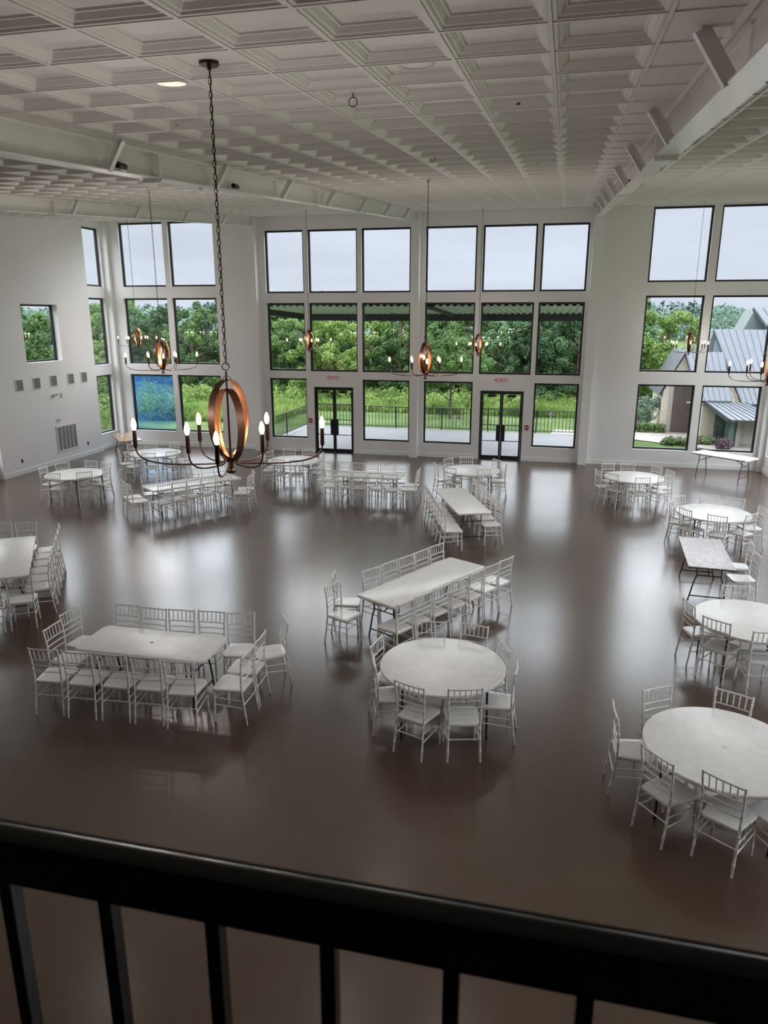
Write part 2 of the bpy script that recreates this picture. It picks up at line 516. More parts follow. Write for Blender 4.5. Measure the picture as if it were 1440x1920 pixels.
# baseboards
bb = MB()
segs = [(XL, -10.77), (-10.5, -8.5), (-7.0, -4.9), (-4.6, -2.4), (-0.9, 1.03), (1.33, XR)]
for a, b in segs:
    bb.box(a, b, WY - 0.02, WY, 0, 0.13); bb.box(a, b, WY - 0.012, WY, 0.13, 0.15)
structure(bb.obj('baseboard_far', TRIM, smooth=False))
bb = MB(); bb.box(XR - 0.02, XR, YB, WY, 0, 0.13); bb.box(XR - 0.012, XR, YB, WY, 0.13, 0.15)
structure(bb.obj('baseboard_right', TRIM, smooth=False))
bb = MB()
for a, b, x in ((YB, 18.68, XL), (23.9, WY, XL)):
    bb.box(x, x + 0.02, a, b, 0, 0.13)
bb.box(XP, XP + 0.02, 18.66, 23.92, 0, 0.13); bb.box(XP, XP + 0.012, 18.66, 23.92, 0.13, 0.15)
structure(bb.obj('baseboard_left', TRIM, smooth=False))

# ceiling: coffered tiles
BEAMS = (1.18, -4.72, -10.62)
T, TY = 0.61, 0.64
cb = MB()
rows = [4.48 + TY * k for k in range(-6, 33) if 4.48 + TY * k < WY - 0.05]
rowsf = rows + [WY]
prof = [(0.014, 0.0), (0.034, 0.002), (0.040, 0.015), (0.052, 0.017), (0.075, 0.046), (0.086, 0.048), (0.090, 0.060)]


def cpt(x, y, dz):
    return (shear(x, y), y, zc(y) + dz)


def coffer(x0, x1, y0, y1):
    vs, fs = [], []
    for ins, dz in prof:
        vs += [cpt(x0 + ins, y0 + ins, dz), cpt(x1 - ins, y0 + ins, dz), cpt(x1 - ins, y1 - ins, dz), cpt(x0 + ins, y1 - ins, dz)]
    for i in range(len(prof) - 1):
        for k in range(4):
            a = i * 4 + k; b = i * 4 + (k + 1) % 4
            fs.append((a, b, b + 4, a + 4))
    n = len(prof) * 4
    fs.append((n - 4, n - 3, n - 2, n - 1))
    cb.add(vs, fs)


BAYS = [(1.68, 6.56, 1.18, XR + 0.3), (-4.20, 0.68, -4.72, 1.18), (-10.10, -5.22, -10.62, -4.72), (-16.0, -11.12, XL - 0.4, -10.62)]
for c0, c1, b0, b1 in BAYS:
    n = 8
    xs = [c0 + (c1 - c0) / n * i for i in range(n + 1)]
    for j in range(len(rowsf) - 1):
        y0, y1 = rowsf[j], rowsf[j + 1]
        if y1 - y0 < 0.25:
            cb.add([cpt(c0, y0, 0.004), cpt(c1, y0, 0.004), cpt(c1, y1, 0.004), cpt(c0, y1, 0.004)], [(0, 1, 2, 3)])
            continue
        for i in range(n):
            coffer(xs[i], xs[i + 1], y0, y1)
    # grid bars
    for x in xs:
        for w_, dz0, dz1 in ((0.012, -0.006, 0.004),):
            y0, y1 = rows[0], WY
            cb.hexa([cpt(x - w_, y0, dz0), cpt(x + w_, y0, dz0), cpt(x + w_, y1, dz0), cpt(x - w_, y1, dz0),
                     cpt(x - w_, y0, dz1), cpt(x + w_, y0, dz1), cpt(x + w_, y1, dz1), cpt(x - w_, y1, dz1)])
    for y in rows:
        w_ = 0.012
        cb.hexa([cpt(b0 + .1, y - w_, -0.005), cpt(b1 - .1, y - w_, -0.005), cpt(b1 - .1, y + w_, -0.005), cpt(b0 + .1, y + w_, -0.005),
                 cpt(b0 + .1, y - w_, 0.004), cpt(b1 - .1, y - w_, 0.004), cpt(b1 - .1, y + w_, 0.004), cpt(b0 + .1, y + w_, 0.004)])
    # flat tile strips beside the beams
    for a, b in ((b0, c0), (c1, b1)):
        cb.add([cpt(a, rows[0], 0.003), cpt(b, rows[0], 0.003), cpt(b, WY, 0.003), cpt(a, WY, 0.003)], [(0, 1, 2, 3)])
    cb.add([cpt(b0, YB, 0.003), cpt(b1, YB, 0.003), cpt(b1, rows[0], 0.003), cpt(b0, rows[0], 0.003)], [(0, 1, 2, 3)])
structure(cb.obj('ceiling', CEIL, smooth=False))
rb = MB()
rb.hexa([(XL - 0.35, YB - .3, zc(YB) + .15), (XR + .35, YB - .3, zc(YB) + .15), (XR + .35, WY + .3, ZC + .15), (XL - 0.35, WY + .3, ZC + .15),
         (XL - 0.35, YB - .3, zc(YB) + .4), (XR + .35, YB - .3, zc(YB) + .4), (XR + .35, WY + .3, ZC + .4), (XL - 0.35, WY + .3, ZC + .4)])
structure(rb.obj('ceiling_roof_deck', CEIL, smooth=False))

# roof beams with braces, splices and columns
BD = 0.29
brY = [4.85 + 2.56 * k for k in range(8)]
BK = {1.18: .0103, -4.72: .003, -10.62: 0.0}


def bshear(x, bx, y):
    return x - BK[bx] * (WY - y)


where = {1.18: 'right of the picture', -4.72: 'crossing the ceiling left of centre', -10.62: 'farthest left, nearest the vented wall'}
for bx in BEAMS:
    t = empty('roof_beam', (0, 0, 0), label='white steel I-beam under the coffered ceiling, ' + where[bx], cat='beam', group='white steel roof beams')
    mb = MB()

    def bq(xa, xb, za, zb, y0=YB + 0.02, y1=WY - 0.28):
        mb.hexa([(bshear(bx + xa, bx, y0), y0, zc(y0) + za), (bshear(bx + xb, bx, y0), y0, zc(y0) + za), (bshear(bx + xb, bx, y1), y1, zc(y1) + za), (bshear(bx + xa, bx, y1), y1, zc(y1) + za),
                 (bshear(bx + xa, bx, y0), y0, zc(y0) + zb), (bshear(bx + xb, bx, y0), y0, zc(y0) + zb), (bshear(bx + xb, bx, y1), y1, zc(y1) + zb), (bshear(bx + xa, bx, y1), y1, zc(y1) + zb)])
    bq(-0.006, 0.006, -BD + .01, 0.0); bq(-0.11, 0.11, -BD, -BD + 0.012)
    mb.obj('web_and_flange', STEEL, t, smooth=False)
    for sgn in (-1, 1):
        mb = MB(); bq(sgn * 0.10 - 0.012, sgn * 0.10 + 0.012, -0.03, 0.0)
        mb.obj('ceiling_angle', STEEL, t, smooth=False)
    for y in (8.45, 14.5):
        mb = MB(); x = bshear(bx, bx, y); z = zc(y)
        mb.box(x - .115, x + .115, y - .02, y + .02, z - BD - .045, z)
        mb.box(x - .115, x + .115, y - .10, y + .10, z - BD - .012, z - BD + .001)
        mb.obj('splice_plate', STEEL, t, smooth=False)
    for y in brY:
        z = zc(y); x = bshear(bx, bx, y)
        for sgn in (-1, 1):
            if bx == -10.62 and sgn < 0: continue
            mb = MB()
            # angle-iron brace: broad leg across the hall, narrow leg along it
            a = Vector((x + sgn * 0.085, y, z - BD + .005)); b = Vector((x + sgn * 0.27, y, z - .002))
            d_ = (b - a).normalized(); w_ = Vector((d_.z, 0, -d_.x)) * (.05 * sgn); e1 = Vector((0, .008, 0)); e2 = Vector((0, -.055, 0))
            mb.hexa([a - w_, a + w_, a + w_ + e1, a - w_ + e1, b - w_, b + w_, b + w_ + e1, b - w_ + e1])
            k_ = w_ * .84
            mb.hexa([a + k_, a + w_, a + w_ + e2, a + k_ + e2, b + k_, b + w_, b + w_ + e2, b + k_ + e2])
            mb.obj('brace', STEEL, t, smooth=False)
cw = {1.18: 'right of the right-hand glass doors', -4.72: 'between the two window bays', -10.62: 'left of the left-hand glass doors'}
for k, bx in enumerate(BEAMS):
    mb = MB()
    mb.box(bx - .145, bx + .145, WY - .3, WY, 0, ZC - .03 - BD)
    mb.box(bx - .145, bx + .145, WY - .3, WY, ZC - .03 - BD, ZC - .02)
    structure(mb.obj('trim_%d' % (k + 1), TRIM, smooth=False))
# slim corner posts where the walls meet
structure(MB().box(XL, XL + .22, WY - .16, WY, 0, ZC - .02).obj('trim_4', TRIM, smooth=False))
structure(MB().box(XR - .16, XR, WY - .16, WY, 0, ZC - .02).obj('trim_5', TRIM, smooth=False))

# mezzanine where the viewer stands
structure(MB().box(XL, XR, YB, 0.62, 3.0, 3.28).obj('floor_mezzanine', mat('mezzanine_carpet', (.05, .045, .04), .9), smooth=False))
rl = empty('guard_rail', (0, 0.56, 3.28), label='black metal guard rail with square balusters in the foreground', cat='railing')
mb = MB()
a, b = -2.6, 2.4
prof_r = [(-.014, .992), (-.017, .995), (-.017, 1.050), (-.0145, 1.0525)] + [(-.001 + .012 * math.sin(R(q)), 1.043 + .012 * math.cos(R(q))) for q in range(-14, 71, 7)] + [(.0115, 1.046), (.013, 1.0475), (.0165, 1.0475), (.018, 1.045), (.018, .996), (.014, .992)]
mb.prism([(a, p, q) for p, q in prof_r], (b - a, 0, 0))
mb.obj('top_rail', RAILM, rl)
MB().box(a, b, -.012, .012, .08, .105).obj('bottom_rail', RAILM, rl, smooth=False)
for k in range(-16, 19):
    x = -0.06 + 0.1245 * k
    if a < x < b:
        MB().box(x - .008, x + .008, -.008, .008, .10, .995).obj('baluster', RAILM, rl, smooth=False)

# glass doors
for k, (x0, x1, _, zt) in enumerate(doors):
    t = structure(empty('door_%d' % (k + 1), (x0, WY + 0.08, 0)))
    W = x1 - x0
    mb = MB(); mb.box(0, .05, 0, .09, 0, zt); mb.box(W - .05, W, 0, .09, 0, zt); mb.box(.05, W - .05, 0, .09, zt - .05, zt); mb.box(.05, W - .05, 0.0, .10, 0, .02)
    mb.obj('door_frame', BLACK, t, smooth=False)
    for s in (0, 1):
        a = .055 + s * (W / 2 - .052); b = a + W / 2 - .058
        f = MB()
        f.box(a, a + .055, .02, .065, .02, zt - .055); f.box(b - .055, b, .02, .065, .02, zt - .055)
        f.box(a + .055, b - .055, .02, .065, .02, .13); f.box(a + .055, b - .055, .02, .065, zt - .12, zt - .055)
        for z in (.65, 1.22, 1.79):
            f.box(a + .055, b - .055, .03, .06, z - .014, z + .014)
        lf = f.obj('door_leaf', BLACK, t, smooth=False)
        MB().box(a + .055, b - .055, .042, .048, .13, zt - .12).obj('pane', GLASS, lf, smooth=False)
        c = b - .02 if s == 0 else a + .02
        q0, q1 = (b - .15, b - .005) if s == 0 else (a + .005, a + .15)
        pl = MB(); pl.box(q0, q1, -.012, .02, .66, 1.22); pl.obj('lock_plate', BLACK, lf, smooth=False)
        cx = (a + b) / 2
        MB().box(cx - .14, cx + .14, -.03, .02, zt - .22, zt - .13).obj('door_closer', BLACK, lf, smooth=False)


# ------------------------------------------------------------------ wall fittings
def letters(txt, h, m_, parent, name, loc, rot):
    cu = bpy.data.curves.new(name, 'FONT'); cu.body = txt; cu.size = h; cu.extrude = 0.002
    cu.align_x = 'CENTER'; cu.align_y = 'CENTER'; cu.materials.append(m_)
    tmp = bpy.data.objects.new(name + '_curve', cu)
    C.objects.link(tmp)
    me = bpy.data.meshes.new_from_object(tmp)
    bpy.data.objects.remove(tmp)
    o = link(name, me, parent)
    o.location = loc; o.rotation_euler = rot
    return o


for x, z, wh in ((-7.76, 2.765, 'left-hand'), (-1.69, 2.79, 'right-hand')):
    t = empty('exit_sign', (x, WY - .001, z), label='small white exit sign with red letters above the %s glass doors' % wh, cat='sign', group='exit signs')
    mb = MB(); mb.box(-.155, .155, -.02, 0, -.085, .085); mb.obj('housing', WHITEP, t, smooth=False)
    letters('EXIT', .17, REDM, t, 'lettering', (0, -.023, 0), (R(90), 0, 0))
    for s in (-1, 1):
        MB().prism([(s * .245, -.015, 0), (s * .19, -.015, .035), (s * .19, -.015, -.035)], (0, .012, 0)).obj('arrow', REDM, t, smooth=False)
for x, wh in ((-8.66, 'left of the left-hand'), (-.74, 'right of the right-hand')):
    t = empty('fire_alarm_pull', (x, WY, 1.18), label='red fire alarm pull station on the wall %s glass doors' % wh, cat='fire alarm', group='fire alarm pulls')
    MB().box(-.06, .06, -.04, 0, -.08, .08).obj('housing', PULLM, t, smooth=False)
    MB().box(-.04, .04, -.052, -.04, -.02, .01).obj('handle', WHITEP, t, smooth=False)


def outlet(name, label, loc, axis):
    t = empty(name, loc, 0 if axis == 'Y' else R(-90), label=label, cat='wall outlet', group='wall outlets')
    MB().box(-.04, .04, -.008, 0, -.06, .06).obj('cover_plate', WHITEP, t, smooth=False)
    for z in (-.022, .022):
        MB().box(-.017, .017, -.011, -.008, z - .014, z + .014).obj('socket', WHITEP, t, smooth=False)


outlet('wall_outlet', 'white wall outlet low on the left wall, near the corner windows', (XP, 23.0, .42), 'X')
outlet('wall_outlet', 'white wall outlet low on the left wall, nearest the camera', (XP, 19.55, .42), 'X')
outlet('wall_outlet', 'white wall outlet low on the far wall, left of the right corner windows', (1.95, WY, .42), 'Y')
t = empty('light_switch', (1.75, WY, 1.25), label='white light switch plate on the blank far wall right of the column', cat='light switch')
MB().box(-.06, .06, -.008, 0, -.06, .06).obj('cover_plate', WHITEP, t, smooth=False)
MB().box(-.02, .02, -.014, -.008, -.03, .03).obj('rocker', WHITEP, t, smooth=False)

vn = ['leftmost', 'second from the left', 'middle', 'fourth from the left', 'rightmost']
for k, (y, z) in enumerate(((19.85, 2.79), (20.66, 2.79), (21.5, 2.80), (22.42, 2.80), (23.17, 2.80))):
    t = empty('air_vent', (XP, y, z), R(90), label='small square supply vent, %s of the row under the small window' % vn[k], cat='vent', group='supply vents on the left wall')
    mb = MB(); w_, h_ = .15, .165
    for q in ((-w_ - .035, -w_, -h_ - .035, h_ + .035), (w_, w_ + .035, -h_ - .035, h_ + .035), (-w_, w_, -h_ - .035, -h_), (-w_, w_, h_, h_ + .035)):
        mb.box(q[0], q[1], -.015, 0, q[2], q[3])
    mb.obj('frame', WHITEP, t, smooth=False)
    MB().box(-w_, w_, -.004, -.001, -h_, h_).obj('backing', GREYP, t, smooth=False)
    mb = MB()
    for i in range(9):
        z_ = -h_ + (i + .5) * 2 * h_ / 9
        mb.box(-w_, w_, -.014, -.006, z_ - .004, z_ + .004)
    mb.obj('louvers', mat('vent_slat_grey', (.38, .38, .38), .5), t, smooth=False)
t = empty('return_air_grille', (XP, 21.88, .83), R(90), label='large white return air grille low on the left wall', cat='vent')
mb = MB()
for q in ((-.55, -.5, -.45, .45), (.5, .55, -.45, .45), (-.5, .5, -.45, -.4), (-.5, .5, .4, .45)):
    mb.box(q[0], q[1], -.02, 0, q[2], q[3])
for i in range(1, 5):
    mb.box(-.5 + .2 * i - .012, -.5 + .2 * i + .012, -.02, 0, -.4, .4)
mb.obj('frame', WHITEP, t, smooth=False)
MB().box(-.5, .5, -.004, -.001, -.4, .4).obj('backing', GREYP, t, smooth=False)
mb = MB()
for i in range(20):
    z_ = -.4 + (i + .5) * .04
    mb.box(-.5, .5, -.014, -.006, z_ - .007, z_ + .007)
mb.obj('louvers', mat('vent_slat_grey', (.38, .38, .38), .5), t, smooth=False)
t = empty('emergency_light', (XP, 21.45, 2.33), R(90), label='white twin-head emergency light below the middle vent', cat='emergency light')
MB().box(-.10, .10, -.05, 0, -.03, .03).obj('housing', WHITEP, t, smooth=False)
for s in (-1, 1):
    MB().lathe([(.0, -.03), (.035, -.03), (.045, .03), (.0, .03)], (s * .08, -.07, .02), 12).obj('lamp_head', WHITEP, t)
t = empty('wall_sensor', (XP, 21.83, 2.3), R(90), label='small white sensor right of the emergency light on the left wall', cat='sensor')
MB().box(-.04, .04, -.04, 0, -.07, .07).obj('housing', WHITEP, t, smooth=False)
t = empty('thermostat', (XP, 21.55, 1.47), R(90), label='white thermostat just above the large return grille', cat='thermostat')
MB().box(-.08, .08, -.03, 0, -.06, .06).obj('housing', WHITEP, t, smooth=False)
MB().box(-.03, .03, -.034, -.03, -.025, .03).obj('display', GREYP, t, smooth=False)

# recessed ceiling lights
LAMP_W = 10.0
CANDLE_W = 82.0


def downlight(t):
    d = bpy.data.lights.new('downlight', 'SPOT'); d.spot_size = R(150); d.spot_blend = .6; d.energy = LAMP_W; d.color = (1, .95, .90); d.shadow_soft_size = .10
    o = bpy.data.objects.new('downlight', d); C.objects.link(o); o.parent = t; o.location = (0, 0, -.16)


dl = [(-3.02, 5.73, 1, 'beside the canopy of the nearest chandelier'), (-1.07, 5.69, 0, 'nearest the top middle of the ceiling, unlit'),
      (-1.08, 9.18, 1, 'lit, beyond the nearest unlit one'), (-3.07, 9.22, 1, 'right of the nearest chandelier chain'),
      (-7.05, 8.9, 1, 'lit, left of the beam left of centre'), (-9.04, 12.23, 0, 'far left, near the third beam'),
      (-1.0, 16.1, 1, 'small, far down the middle bay'), (-3.08, 12.79, 1, 'left of the second chandelier in the middle bay'),
      (-7.19, 15.73, 1, 'right of the second beam, small in the distance'), (-1.0, 12.8, 0, 'in the middle bay, third pair back')]
for x, y, on, lb in dl:
    # centre it in its coffer panel
    i = round((x + 4.20 + 0.009 * (WY - y)) / T - .5); j = round((y - 4.48) / TY - .5)
    base = -4.20 if x > -4.4 else -10.10
    i = round((x + 0.009 * (WY - y) - base) / T - .5)
    cx, cy_ = base + (i + .5) * T, 4.48 + (j + .5) * TY
    t = empty('recessed_light', (shear(cx, cy_), cy_, zc(cy_) + .060), label='round recessed ceiling light ' + lb, cat='ceiling light', group='recessed ceiling lights')
    t.rotation_euler = (math.atan(SL), 0, 0)
    MB().lathe([(.125, -.001), (.125, -.010), (.115, -.014), (.105, -.010), (.105, -.001)], n=28).obj('trim_ring', WHITEP, t)
    mb = MB().lathe([(.104, -.006), (.09, -.003), (.0, -.002)], n=28); mb.obj('lamp_face', LAMPON if on else LAMPOFF, t)
    if on:
        downlight(t)
for x, y, lb in ((-1.69, 6.24, 'nearer'), (-1.72, 10.38, 'farther')):
    t = empty('ceiling_hook', (x, y, zc(y) + .060), label='dark ring hook hanging from the middle bay ceiling, the %s of two' % lb, cat='hook', group='ceiling hooks')
    MB().tube([(0, 0, 0), (0, 0, -.03)], .004).obj('stem', BLACKIRON, t)
    MB().tube([(.035 * math.sin(a), 0, -.065 + .035 * math.cos(a)) for a in [2 * math.pi * k / 16 for k in range(17)]], .004, caps=False).obj('ring', BLACKIRON, t)
for x, y, lb in ((-3.64, 6.99, 'left of the nearest chandelier chain'), (-.42, 6.98, 'right of the middle bay'), (-.38, 11.88, 'farther back in the middle bay')):
    t = empty('sprinkler_head', (x, y, zc(y) + .060), label='small dark sprinkler head in the ceiling, ' + lb, cat='sprinkler', group='sprinkler heads')
    MB().lathe([(.025, 0), (.025, -.004), (.008, -.008), (.008, -.03), (.018, -.034), (.018, -.037)], n=12).obj('body', BLACKIRON, t)
# small fixtures on the beams
for x, y, lb in ((-4.66, 7.62, 'at a brace of the beam left of centre'), (-4.66, 10.6, 'on the left beam, past the first splice'), (.99, 12.7, 'at a brace of the right-hand beam')):
    t = empty('beam_spotlight', (x, y, zc(y) - BD + .012), label='small dark spotlight clamped ' + lb, cat='spotlight', group='beam spotlights')
    MB().box(-.03, .03, -.05, .05, 0, .012).obj('bracket', STEEL, t, smooth=False)
    MB().tube([(0, -.07, .05), (0, .07, .05)], .035, 10).obj('lamp_head', BLACKIRON, t)

# ------------------------------------------------------------------ chandeliers


def bez(p, n=10):
    p = [Vector(q) for q in p]; o = []
    for i in range(n + 1):
        t_ = i / n; a = (1 - t_)
        o.append(p[0] * a ** 3 + p[1] * 3 * a * a * t_ + p[2] * 3 * a * t_ * t_ + p[3] * t_ ** 3)
    return o


def oval_band(h, w_, strip, th=0.003, n=48):
    """returns outer and inner skins of a flat oval hoop in the XZ plane, strip width along Y"""
    outs = []
    for off in (0.0, -th):
        mb = MB(); vs = []; fs = []
        for k in range(n):
            a = 2 * math.pi * k / n
            x, z = (w_ / 2 + off) * math.sin(a), (h / 2 + off) * math.cos(a)
            # pointed-oval feel
            vs += [(x, -strip / 2, z), (x, strip / 2, z)]
        for k in range(n):
            a = 2 * k; b = 2 * ((k + 1) % n)
            fs.append((a, b, b + 1, a + 1) if off == 0 else (a, a + 1, b + 1, b))
        mb.add(vs, fs); outs.append(mb)
    return outs


def chandelier_meshes():
    M_ = {}
    M_['hub'] = MB().lathe([(.0, -.055), (.028, -.055), (.036, -.045), (.034, -.032), (.020, -.02), (.018, .03), (.028, .04), (.022, .06), (.0, .065)], n=18).mesh('hub', BRONZE)
    M_['center_rod'] = MB().tube([(0, 0, .05), (0, 0, .70)], .008, 8).mesh('center_rod', BRONZE)
    M_['top_loop'] = MB().tube([(.026 * math.sin(a), 0, .735 + .026 * math.cos(a)) for a in [2 * math.pi * k / 20 for k in range(21)]], .0045, 6, caps=False).mesh('top_loop', BLACKIRON)
    M_['thin_ring'] = MB().tube([(.165 * math.sin(a), 0, .355 + .315 * math.cos(a)) for a in [2 * math.pi * k / 40 for k in range(41)]], .003, 6, caps=False).mesh('thin_ring', BRONZE)
    for nm, h, w_ in (('outer_hoop', .58, .34), ('inner_hoop', .54, .29)):
        a, b = oval_band(h, w_, .066)
        M_[nm] = a.mesh(nm, BRONZE); M_[nm + '_lining'] = b.mesh(nm + '_lining', COPPER)
    for nm, r in (('long', .69), ('short', .37)):
        pts = [(.02, 0, .03), (.035, 0, .06), (.05, 0, .035)] + bez([(.07, 0, .02), (r * .75, 0, .0), (r, 0, .03), (r, 0, .15)], 12)
        M_['arm_' + nm] = MB().tube(pts, .0065, 6).mesh('arm', BRONZE)
        M_['candle_' + nm] = MB().lathe([(.0, .145), (.012, .145), (.016, .16), (.014, .278), (.0, .278)], (r, 0, 0), 10).mesh('candle_sleeve', BRONZE)
        M_['bulb_' + nm] = MB().lathe([(.0, .276), (.010, .278), (.018, .300), (.020, .318), (.015, .343), (.007, .362), (.0, .368)], (r, 0, 0), 12).mesh('bulb', BULB)
    return M_


CM = chandelier_meshes()


def chandelier(x, y, zh, rz, label, hoop_rot=0.0, chain_real=True, dim=1.0):
    t = empty('chandelier', (x, y, zh), rz, label=label, cat='chandelier', group='copper orb chandeliers')
    for nm in ('hub', 'center_rod', 'top_loop'):
        link(nm, CM[nm], t)
    r1 = link('thin_ring', CM['thin_ring'], t); r1.rotation_euler = (0, 0, hoop_rot + R(20))
    for nm, dz, rr, tilt in (('outer_hoop', .352, 0, 0), ('inner_hoop', .305, R(-94), R(0))):
        o = link(nm, CM[nm], t); o.location = (0, 0, dz); o.rotation_euler = (tilt, 0, hoop_rot + rr)
        link('copper_lining', CM[nm + '_lining'], o)['label'] = 'copper-coloured inner face'
    for k in range(8):
        kind = 'long' if k % 2 == 0 else 'short'
        a = link('arm', CM['arm_' + kind], t); a.rotation_euler = (0, 0, R(45) * k)
        c = link('candle_sleeve', CM['candle_' + kind], a)
        link('bulb', CM['bulb_' + kind], a)
        ld = bpy.data.lights.new('candle_glow', 'POINT'); ld.energy = CANDLE_W / 8 * dim; ld.color = (1, .92, .86); ld.shadow_soft_size = .02
        lo = bpy.data.objects.new('candle_glow', ld); C.objects.link(lo); lo.parent = a; lo.location = (.69 if kind == 'long' else .37, 0, .415)
    # chain up to the ceiling
    top = zc(y) + .06 - zh
    z0 = .762
    mb = MB(); pitch = .042; n = int((top - .05 - z0) / pitch)
    pitch = (top - .05 - z0) / n
    seg = 10 if chain_real else 6
    for i in range(n):
        cz = z0 + (i + .5) * pitch
        pts = []
        for k in range(seg + 1):
            a = 2 * math.pi * k / seg
            u, v = .010 * math.sin(a), (.027) * math.cos(a)
            pts.append((u, 0, cz + v) if i % 2 else (0, u, cz + v))
        mb.tube(pts, .0028, 4, caps=False)
    mb.obj('chain', BLACKIRON, t)
    MB().tube([(.006, .004, .74), (.008, 0, .74 + (top - .74) * .5), (.004, -.004, top)], .0025, 4).obj('power_cord', BLACKIRON, t)
    MB().lathe([(.0, top - .05), (.012, top - .05), (.016, top - .026), (.062, top - .024), (.066, top - .018), (.066, top - .001), (.0, top)], n=24).obj('canopy', BRONZE, t)
    return t


chandelier(-2.32, 4.95, 3.79, R(18), 'large copper orb chandelier hanging nearest the camera, left of centre', R(49), True, dim=.75)
chandelier(-7.67, 13.43, 3.83, R(32), 'copper orb chandelier in front of the left corner windows, the lower of two there', R(20), False, dim=1.1)
chandelier(-14.14, 23.21, 3.88, R(8), 'small distant chandelier in the far left corner, seen left behind another', R(60), False, dim=.7)
chandelier(-7.50, 22.15, 3.88, R(25), 'distant chandelier before the left-hand glass door window bay', R(100), False, dim=.35)
chandelier(-2.38, 13.93, 3.78, R(12), 'copper orb chandelier in front of the column in the picture centre', R(60), False, dim=.8)
chandelier(-2.31, 23.35, 3.76, R(0), 'distant chandelier above the right-hand glass doors', R(70), False, dim=.35)
chandelier(4.08, 24.3, 3.83, R(40), 'distant chandelier before the right corner windows', R(30), False, dim=.35)
chandelier(3.68, 13.90, 3.79, R(12), 'chandelier cut off by the right edge of the picture', R(70), False, dim=.8)

# ------------------------------------------------------------------ tables
LEGP = {}


def wishbone(mb_parent, L2, W2, parent, ztop):
    for s in (-1, 1):
        x = s * (L2 - .22)
        for q in (-1, 1):
            mb = MB().tube([(x, q * .20, ztop), (x, q * .20, ztop - .22), (x, q * .235, ztop - .33), (x, q * (W2 - .09), .10), (x, q * (W2 - .07), .0)], .0125, 8)
            mb.obj('leg', LEGM, parent)
        MB().tube([(x, -(W2 - .10), .13), (x, (W2 - .10), .13)], .011, 6).obj('crossbar', LEGM, parent)
        MB().tube([(x, -.20, ztop - .20), (x, .20, ztop - .20)], .010, 6).obj('upper_crossbar', LEGM, parent)
        MB().tube([(x, 0, ztop - .20), (x - s * .42, 0, ztop - .02)], .010, 6).obj('brace', LEGM, parent)


def rounded_rect(L2, W2, r, n=5):
    o = []
    for cx, cy_, a0 in ((L2 - r, W2 - r, 0), (-L2 + r, W2 - r, 90), (-L2 + r, -W2 + r, 180), (L2 - r, -W2 + r, 270)):
        for k in range(n + 1):
            a = R(a0 + 90 * k / n); o.append((cx + r * math.cos(a), cy_ + r * math.sin(a)))
    return o


def loft(mb, rings):
    n = len(rings[0]); base = len(mb.v)
    vs = [p for rg in rings for p in rg]; fs = []
    for i in range(len(rings) - 1):
        for k in range(n):
            k2 = (k + 1) % n
            fs.append((i * n + k, i * n + k2, (i + 1) * n + k2, (i + 1) * n + k))
    fs.append(tuple(range(n - 1, -1, -1))); fs.append(tuple((len(rings) - 1) * n + k for k in range(n)))
    mb.add(vs, fs)


def rect_table(x, y, ang, L, label, top=TABLEM, edge=None, r=.05, th=.045, hole=True, name='banquet_table'):
    t = empty(name, (x, y, 0), R(ang), label=label, cat='table', group='folding banquet tables')
    L2, W2 = L / 2, .38
    mb = MB()
    ri = lambda d, z: [(a, b, z) for a, b in rounded_rect(L2 - d, W2 - d, r)]
    loft(mb, [ri(.02, .74 - th), ri(.004, .74 - th + .004), ri(0, .74 - th + .01), ri(0, .732), ri(.004, .738), ri(.010, .740)])
    mb.obj('tabletop', top, t)
    if edge:
        mb = MB(); loft(mb, [ri(-.001, .74 - th - .008), ri(-.003, .74 - th - .006), ri(-.003, .74 - th + .004), ri(.001, .74 - th + .004)]); mb.obj('edge_band', edge, t)
    MB().box(-L2 + .12, L2 - .12, -.26, -.24, .74 - th - .03, .74 - th).obj('side_rail', LEGM, t, smooth=False)
    MB().box(-L2 + .12, L2 - .12, .24, .26, .74 - th - .03, .74 - th).obj('side_rail', LEGM, t, smooth=False)
    if hole:
        MB().lathe([(.022, .7395), (.022, .7412), (.0, .7412)], n=16).obj('centre_plug', GREYP, t)
    wishbone(None, L2, W2, t, .74 - th)
    return t


def round_table(x, y, ang, label, hole=False):
    t = empty('round_table', (x, y, 0), R(ang), label=label, cat='table', group='round folding tables')
    r = .775
    MB().lathe([(.0, .700), (r - .03, .700), (r - .012, .694), (r - .003, .700), (r, .712), (r - .001, .730), (r - .008, .738), (r - .02, .740), (.0, .740)], n=64).obj('tabletop', TABLEM, t)
    MB().lathe([(.0, .688), (r - .10, .688), (r - .10, .700), (.0, .700)], n=40).obj('underside', mat('table_underside', (.45, .45, .44), .6), t)
    for sx_ in (-1, 1):
        for sy_ in (-1, 1):
            lg = MB().tube([(sx_ * .50, sy_ * .44, .69), (sx_ * .50, sy_ * .44, .62), (sx_ * .51, sy_ * .45, .0)], [.02, .014, .0125], 8).obj('leg', LEGM, t)
            MB().lathe([(.0, 0), (.017, 0), (.017, .03), (.013, .034), (.0, .034)], (sx_ * .51, sy_ * .45, 0), 10).obj('rubber_foot', LEGM, lg)
            MB().tube([(sx_ * .50, sy_ * .44, .60), (sx_ * .26, sy_ * .44, .675)], .008, 6).obj('brace', LEGM, t)
        MB().tube([(sx_ * .50, -.44, .64), (sx_ * .50, .44, .64)], .011, 6).obj('crossbar', LEGM, t)
    if hole:
        pl = MB().lathe([(.026, .7395), (.026, .7425), (.0, .7425)], n=20).obj('centre_plug', WHITEP, t)
        for s in (-1, 1):
            MB().lathe([(.004, .7425), (.004, .7432), (.0, .7432)], (s * .009, 0, 0), 8).obj('screw', GREYP, pl)
    return t


